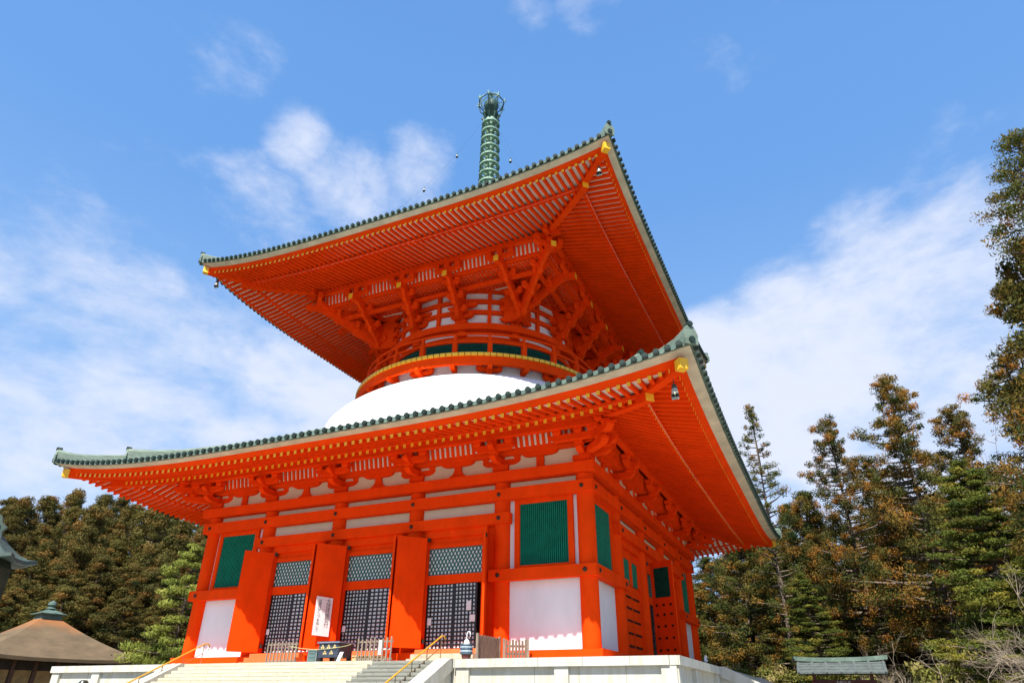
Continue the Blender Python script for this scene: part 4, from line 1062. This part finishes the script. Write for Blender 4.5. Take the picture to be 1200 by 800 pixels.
def leaves_mesh(name, cen, rad, tint, per, size, m, flat=1., up=.5, asp=.5, jit=.04):
    """cen Nx3, rad N, tint N -> clumps of small bent leaf-sized quads"""
    N_ = len(cen); idx = np.repeat(np.arange(N_), per); K = len(idx)
    d = rng.normal(size=(K, 3)); d /= np.linalg.norm(d, axis=1)[:, None]
    d[:, 2] = d[:, 2]*flat+.12
    rr = rng.random(K)**.45
    P = cen[idx]+d*(rad[idx]*rr)[:, None]
    # spray direction: outward with an upward sweep
    nl = d+rng.normal(size=(K, 3))*.38; nl /= np.linalg.norm(nl, axis=1)[:, None]      # facing out of the clump
    a = rng.normal(size=(K, 3)); a[:, 2] += up*2; a -= nl*np.sum(a*nl, axis=1)[:, None]; a += nl*np.abs(rng.normal(size=K))[:, None]*.35; a /= np.linalg.norm(a, axis=1)[:, None]
    b_ = np.cross(a, nl); b_ /= np.linalg.norm(b_, axis=1)[:, None]
    s = size*(.6+.8*rng.random(K)); A_ = a*s[:, None]; B_ = b_*(s*asp)[:, None]*.5
    V = np.empty((K, 4, 3)); V[:, 0] = P-A_*.5; V[:, 1] = P+B_; V[:, 2] = P+A_*.5; V[:, 3] = P-B_
    me = bpy.data.meshes.new(name); me.vertices.add(K*4); me.vertices.foreach_set('co', V.reshape(-1).astype(np.float32))
    me.loops.add(K*4); me.loops.foreach_set('vertex_index', np.arange(K*4, dtype=np.int32))
    me.polygons.add(K); me.polygons.foreach_set('loop_start', np.arange(0, K*4, 4, dtype=np.int32)); me.polygons.foreach_set('loop_total', np.full(K, 4, dtype=np.int32))
    me.update(calc_edges=True)
    at = me.attributes.new('tint', 'FLOAT', 'POINT'); tv = np.clip(tint[idx]+rng.normal(size=K)*jit, 0, 1)
    at.data.foreach_set('value', np.repeat(tv, 4).astype(np.float32)); me.materials.append(m)
    return me
def wood_mesh(name, tubes, m, n=6):
    b = MB()
    for pts, r in tubes: b.tube(pts, r, n if r[0] > .12 else 4, caps=False)
    me = bpy.data.meshes.new(name); me.from_pydata(b.v, [], b.f); me.materials.append(m)
    me.polygons.foreach_set('use_smooth', [True]*len(b.f)); return me
def conifer(H, hb, Rr, nbr, cl, per, size, m, seed, tmean=.6, gap=.15, flat=.75, rise=.25, droop=0, trunk_r=.38, top=.35, asp=.5, up=.5, ncl=3, lumpy=.35):
    rs = np.random.default_rng(seed); tubes = []; cen = []; rad = []; tin = []
    wob = [(0, 0)]+[(rs.normal()*.02*H*.3, rs.normal()*.02*H*.3) for _ in range(5)]
    tp = [(wob[i][0]*i/5*.6, wob[i][1]*i/5*.6, H*.99*i/5) for i in range(6)]
    tubes.append((tp, [trunk_r*(1-i/5)**.8+.03 for i in range(6)]))
    def trunk_at(z):
        f = z/(H*.99)*5; i = min(4, int(f)); f -= i; return np.array([tp[i][j]+(tp[i+1][j]-tp[i][j])*f for j in range(3)])
    ph = rs.random()*6.28; ph2 = rs.random()*6.28
    for i in range(nbr):
        t = (i+.5)/nbr; z = hb+(H-hb)*t**.92
        az = i*2.39996+rs.normal()*.35
        lum = 1+lumpy*math.sin(z*.9+ph+2*az)*.6+lumpy*math.sin(z*.43+ph2-az)*.6
        Lb = Rr*((1-t)**.75*(1-top)+top*(1-t)**.35)*lum*rs.uniform(.65, 1.12)
        if t < .12: Lb *= .6+3*t
        if rs.random() < gap: continue
        o = trunk_at(z); dirh = np.array([math.cos(az), math.sin(az), 0])
        k = rise*(.4+t)+rs.normal()*.06
        p1 = o+dirh*Lb*.5+np.array([0, 0, Lb*(k*.3-droop*.5)]); p2 = o+dirh*Lb+np.array([0, 0, Lb*(k*.9-droop)])
        tubes.append(([tuple(o), tuple(p1), tuple(p2)], [.035+.028*Lb, .02+.014*Lb, .012]))
        nc = max(1, int(round(ncl*Lb/Rr+.5)))
        for c in range(nc):
            f = 1-.72*c/max(1, nc)*rs.uniform(.8, 1.1); q = p1+(p2-p1)*(2*f-1) if f > .5 else o+(p1-o)*2*f
            lat = np.cross(dirh, [0, 0, 1])*rs.normal()*Lb*.22*(1 if c else .4)
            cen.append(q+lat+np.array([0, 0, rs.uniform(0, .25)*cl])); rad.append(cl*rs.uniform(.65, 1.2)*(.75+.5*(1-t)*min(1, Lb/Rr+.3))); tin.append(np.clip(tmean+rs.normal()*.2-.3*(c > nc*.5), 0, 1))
    # leader
    for j in range(3): cen.append(trunk_at(H*(.97-.025*j))+rs.normal(size=3)*.2); rad.append(cl*.6); tin.append(tmean)
    cen, rad, tin = np.array(cen), np.array(rad), np.array(tin)
    return leaves_mesh('crown', cen, rad, tin, per, size, m, flat, up, asp), wood_mesh('trunk', tubes, TRUNK)
def bare(H, spread, seed, levels=5, m=None, r0=.09, lean=.0):
    rs = np.random.default_rng(seed); tubes = []
    def grow(p, d, L_, r, lv):
        pts = [p]; q = np.array(p); dd = np.array(d)
        for _ in range(3):
            dd = dd+rs.normal(size=3)*.16; dd[2] += .03; dd /= np.linalg.norm(dd); q = q+dd*L_/3; pts.append(tuple(q))
        tubes.append((pts, [r, r*.85, r*.7, r*.55]))
        if lv == 0: return
        for _ in range(rs.integers(2, 5)):
            f = rs.integers(1, 4); nd = dd+rs.normal(size=3)*spread; nd /= np.linalg.norm(nd)
            grow(pts[f], nd, L_*rs.uniform(.55, .8), r*.55, lv-1)
    for _ in range(3):
        a = rs.random()*6.28; grow((0, 0, 0), (math.cos(a)*.35, math.sin(a)*.35, 1), H*.42, r0, levels-1)
    return wood_mesh('branches', tubes, m or TWIG, 5)
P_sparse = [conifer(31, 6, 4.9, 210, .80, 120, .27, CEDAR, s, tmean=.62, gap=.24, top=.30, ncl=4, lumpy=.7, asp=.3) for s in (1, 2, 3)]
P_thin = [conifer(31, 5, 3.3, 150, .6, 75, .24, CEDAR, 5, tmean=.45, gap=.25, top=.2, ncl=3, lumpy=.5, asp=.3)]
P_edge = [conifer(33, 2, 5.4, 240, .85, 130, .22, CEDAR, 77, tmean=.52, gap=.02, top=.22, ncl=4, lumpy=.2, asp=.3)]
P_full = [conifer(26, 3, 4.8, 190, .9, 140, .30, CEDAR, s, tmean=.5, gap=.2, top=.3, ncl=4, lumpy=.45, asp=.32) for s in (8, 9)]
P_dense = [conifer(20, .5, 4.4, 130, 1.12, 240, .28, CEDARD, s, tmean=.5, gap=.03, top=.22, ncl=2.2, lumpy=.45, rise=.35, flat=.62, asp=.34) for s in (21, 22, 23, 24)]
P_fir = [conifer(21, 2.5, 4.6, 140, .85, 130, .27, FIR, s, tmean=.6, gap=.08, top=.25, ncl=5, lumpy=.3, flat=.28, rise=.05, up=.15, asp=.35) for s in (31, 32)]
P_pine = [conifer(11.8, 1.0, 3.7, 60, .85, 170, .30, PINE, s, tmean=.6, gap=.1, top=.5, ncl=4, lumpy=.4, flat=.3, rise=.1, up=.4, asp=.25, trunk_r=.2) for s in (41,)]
P_bare_top = [bare(27, .55, 51, 5, TRUNK, .3)]
def tree(proto, az, r, H0, H, label, cat='tree', name='cedar_tree', group=None, rot=None, wscale=None, z=None):
    p = polar(az, r)
    if z is not None: p.z = z
    e = thing(name, (p.x, p.y, p.z-.15), label, cat, group)
    s = H/H0; ws = wscale or s
    e.rotation_euler = (0, 0, rot if rot is not None else random.uniform(0, 6.28)); e.scale = (ws, ws, s)
    for me, nm in zip(proto, ('crown', 'trunk')):
        o = bpy.data.objects.new(nm, me); COL.objects.link(o); o.parent = e
    return e
def HofEl(el, r, az=0):
    p = polar(az, r); return CAM.z+r*math.tan(R(el))-p.z+.15
GR = 'tall trees at the right of the pagoda'
for proto, az, r, el, ws, lab in (
    (P_thin[0], -3.4, 76, 21.6, 1.0, 'slender pale cedar just right of the lower eave, thin airy crown'),
    (P_sparse[0], 2.3, 78, 19.8, .92, 'orange tipped cedar with open ragged top left of the tallest middle cedar'),
    (P_sparse[1], 7.2, 74, 22.0, 1.15, 'broad orange tipped cedar, tallest of the middle trees'),
    (P_full[0], -.6, 84, 14.5, 1.0, 'dark olive cedar between the slender cedar and the next'),
    (P_full[1], -6.0, 82, 13.5, 1.0, 'dark cedar half hidden behind the lower right eave'),
    (P_full[1], 18.9, 50, 28.5, 1.2, 'dense orange brown cedar just left of and below the huge edge cedar'),
    (P_edge[0], 21.2, 47, 35.4, 1.25, 'huge orange brown cedar rising up the right edge of the photo'),
    (P_sparse[0], 15.2, 66, 21.8, 1.2, 'rusty orange cedar near the right edge beside the huge one'),
    (P_full[0], 18.2, 60, 23.5, 1.2, 'dark orange cedar under the huge edge cedar'),
    (P_sparse[1], 10.9, 80, 19.0, 1.15, 'rusty cedar standing behind the layered green fir'),
    (P_sparse[2], 4.6, 86, 16.5, 1.1, 'olive brown cedar filling the gap behind the two orange cedars')):
    H = HofEl(el, r, az); H0 = 26 if proto in P_full else 33 if proto in P_edge else 31
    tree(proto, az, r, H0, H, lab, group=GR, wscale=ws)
tree(P_fir[0], 10.6, 62, 21, HofEl(15.2, 62, 10.6), 'yellow green fir with layered boughs right of the middle cedars', name='fir_tree', group=GR, wscale=1.1)
tree(P_fir[1], 13.6, 56, 21, HofEl(12.0, 56, 13.6), 'shorter green fir before the rusty cedar at right', name='fir_tree', group=GR, wscale=.95)
tree(P_fir[1], 2.0, 90, 21, HofEl(9.5, 90, 2), 'low green fir behind the notice board', name='fir_tree', group=GR, wscale=.9)
tree(P_fir[0], -1.8, 74, 21, HofEl(8.6, 74, -1.8), 'small green fir left of the notice board', name='fir_tree', group=GR, wscale=.75)
i = 0
for az in (-16, -12, -8.2, -5, -1.8, 1.6, 4.8, 8.2, 11.6, 15, 18.5, 22, 26):
    for r, el in ((98, 11.8), (112, 12.2)):
        a2 = az+(1.6 if r > 100 else 0)+random.uniform(-.6, .6); rr = r+random.uniform(-5, 5)
        tree(P_full[i % 2] if i % 3 else P_sparse[i % 3], a2, rr, 26 if i % 3 else 31, HofEl(el+random.uniform(-2.2, 2.0), rr, a2), 'brown green cedar in the dense wood behind the right hand trees', group='cedars of the wood at right', wscale=1.15); i += 1
# hillside forest at left
i = 0
for row, (r, el, step) in enumerate(((102, 6.4, 2.1), (108, 8.3, 2.0), (116, 10.0, 2.0), (125, 11.3, 1.8), (134, 12.3, 1.7))):
    az = -76+row*.7
    while az < -37:
        rr = r+random.uniform(-3, 3); bump = .9*math.sin(az*.55+.6)+.5*math.sin(az*1.3)
        H = HofEl(el+(bump*.5+max(0, min(1.6, (az+55)*.16)) if row > 1 else 0)+random.uniform(-.5, .5), rr, az)
        lab = ('brown tipped cedar in the front rows of the hillside forest behind the hall', 'brown tipped cedar in the upper rows of the hillside forest at left')[row > 2]
        tree(P_dense[i % 4], az+random.uniform(-.4, .4), rr, 20, max(9, H), lab, group='front cedars of the left hillside' if row <= 2 else 'upper cedars of the left hillside', wscale=random.uniform(.95, 1.2)); i += 1
        az += step
tree(P_dense[0], -60.7, 118, 20, HofEl(11.8, 118, -60.7), 'rounded dark cedar topping the forest skyline at the far left', group='skyline cedars', wscale=1.1)
tree(P_dense[1], -52.2, 116, 20, HofEl(12.9, 116, -52.2), 'brown cedar on the skyline framed beneath the lower left eave', group='skyline cedars', wscale=1.3)
tree(P_dense[3], -53.8, 122, 20, HofEl(12.4, 122, -53.8), 'dark cedar crowding the skyline between its two taller neighbours under the eave tip', group='skyline cedars', wscale=1.3)
tree(P_dense[2], -56.6, 112, 20, HofEl(12.0, 112, -56.6), 'big brown cedar topping the forest skyline below the left eave tip', group='skyline cedars', wscale=1.25)
# light green pine before the hall
tree(P_pine[0], -49.1, 61, 11.8, HofEl(10.0, 61, -49.1), 'light yellow green pine between the hall roof and the pagoda', name='pine_tree', wscale=1.0, rot=1.0)
tree(P_pine[0], -46.3, 64, 11.8, HofEl(8.2, 64, -47.6), 'second light green pine mostly hidden behind the left corner column', name='pine_tree', wscale=.95, rot=3.2)
# bare shrubs at lower right
def single(me, name, p, label, cat, sc_=(1, 1, 1), rot=0, group=None):
    o = bpy.data.objects.new(name, me); COL.objects.link(o); o.location = p; o.scale = sc_; o.rotation_euler = (0, 0, rot)
    return tag(o, label, cat, group)
BG = 'bare leafless shrubs at lower right'
B1, B2 = bare(7, .62, 61, 6), bare(7, .7, 62, 6)
for me, az, r, h, lab in ((B1, 11.2, 42, .95, 'pale bare shrub spreading in at the right edge, largest of the leafless ones'), (B2, 7.4, 50, .66, 'bare tan shrub below the green fir'),
    (B1, 3.2, 66, .8, 'bare brown shrub right behind the notice board roof'), (B2, 5.3, 58, .75, 'bare tan shrub between notice board and the edge shrubs'), (B2, 13.2, 50, 1.1, 'bare shrub behind the largest one at the right edge'), (B2, 9.4, 45, .62, 'thin bare shrub between the largest one and the one below the fir'), (B1, 1.4, 70, .75, 'bare shrub whose twigs show over the middle of the notice board roof'), (B1, -1.0, 74, .6, 'small bare shrub in shade left of the notice board')):
    single(me, 'bare_shrub', polar(az, r), lab, 'shrub', (h*1.1, h*1.1, h), az, BG)
single(P_bare_top[0], 'bare_tree', polar(12.6, 80), 'bare branched tree top standing above the green fir', 'tree', (.75, .75, HofEl(22.4, 80, 12.6)/27/1.12), 2)
# scrub under the trees: one mass
def scrub(name, azs, rs_, n, hmax, label, m, tmean, seed):
    rr = np.random.default_rng(seed); cen = []; rad = []; tin = []
    for _ in range(n):
        az = rr.uniform(*azs); r = rr.uniform(*rs_); p = polar(az, r); hgt = rr.random()**1.5*hmax
        cen.append((p.x, p.y, p.z+hgt)); rad.append(rr.uniform(.6, 1.2)); tin.append(np.clip(tmean+rr.normal()*.25, 0, 1))
    me = leaves_mesh(name, np.array(cen), np.array(rad), np.array(tin), 60, .34, m, .7, .4, .5)
    o = bpy.data.objects.new(name, me); COL.objects.link(o); tag(o, label, 'undergrowth', kind='stuff')
scrub('undergrowth', (-10, 20), (64, 92), 620, 4.5, 'green and tan undergrowth beneath the right hand trees', SHRUB, .5, 5)
scrub('undergrowth', (-72, -42), (92, 104), 260, 3.0, 'undergrowth at the foot of the hillside forest', SHRUB, .35, 6)
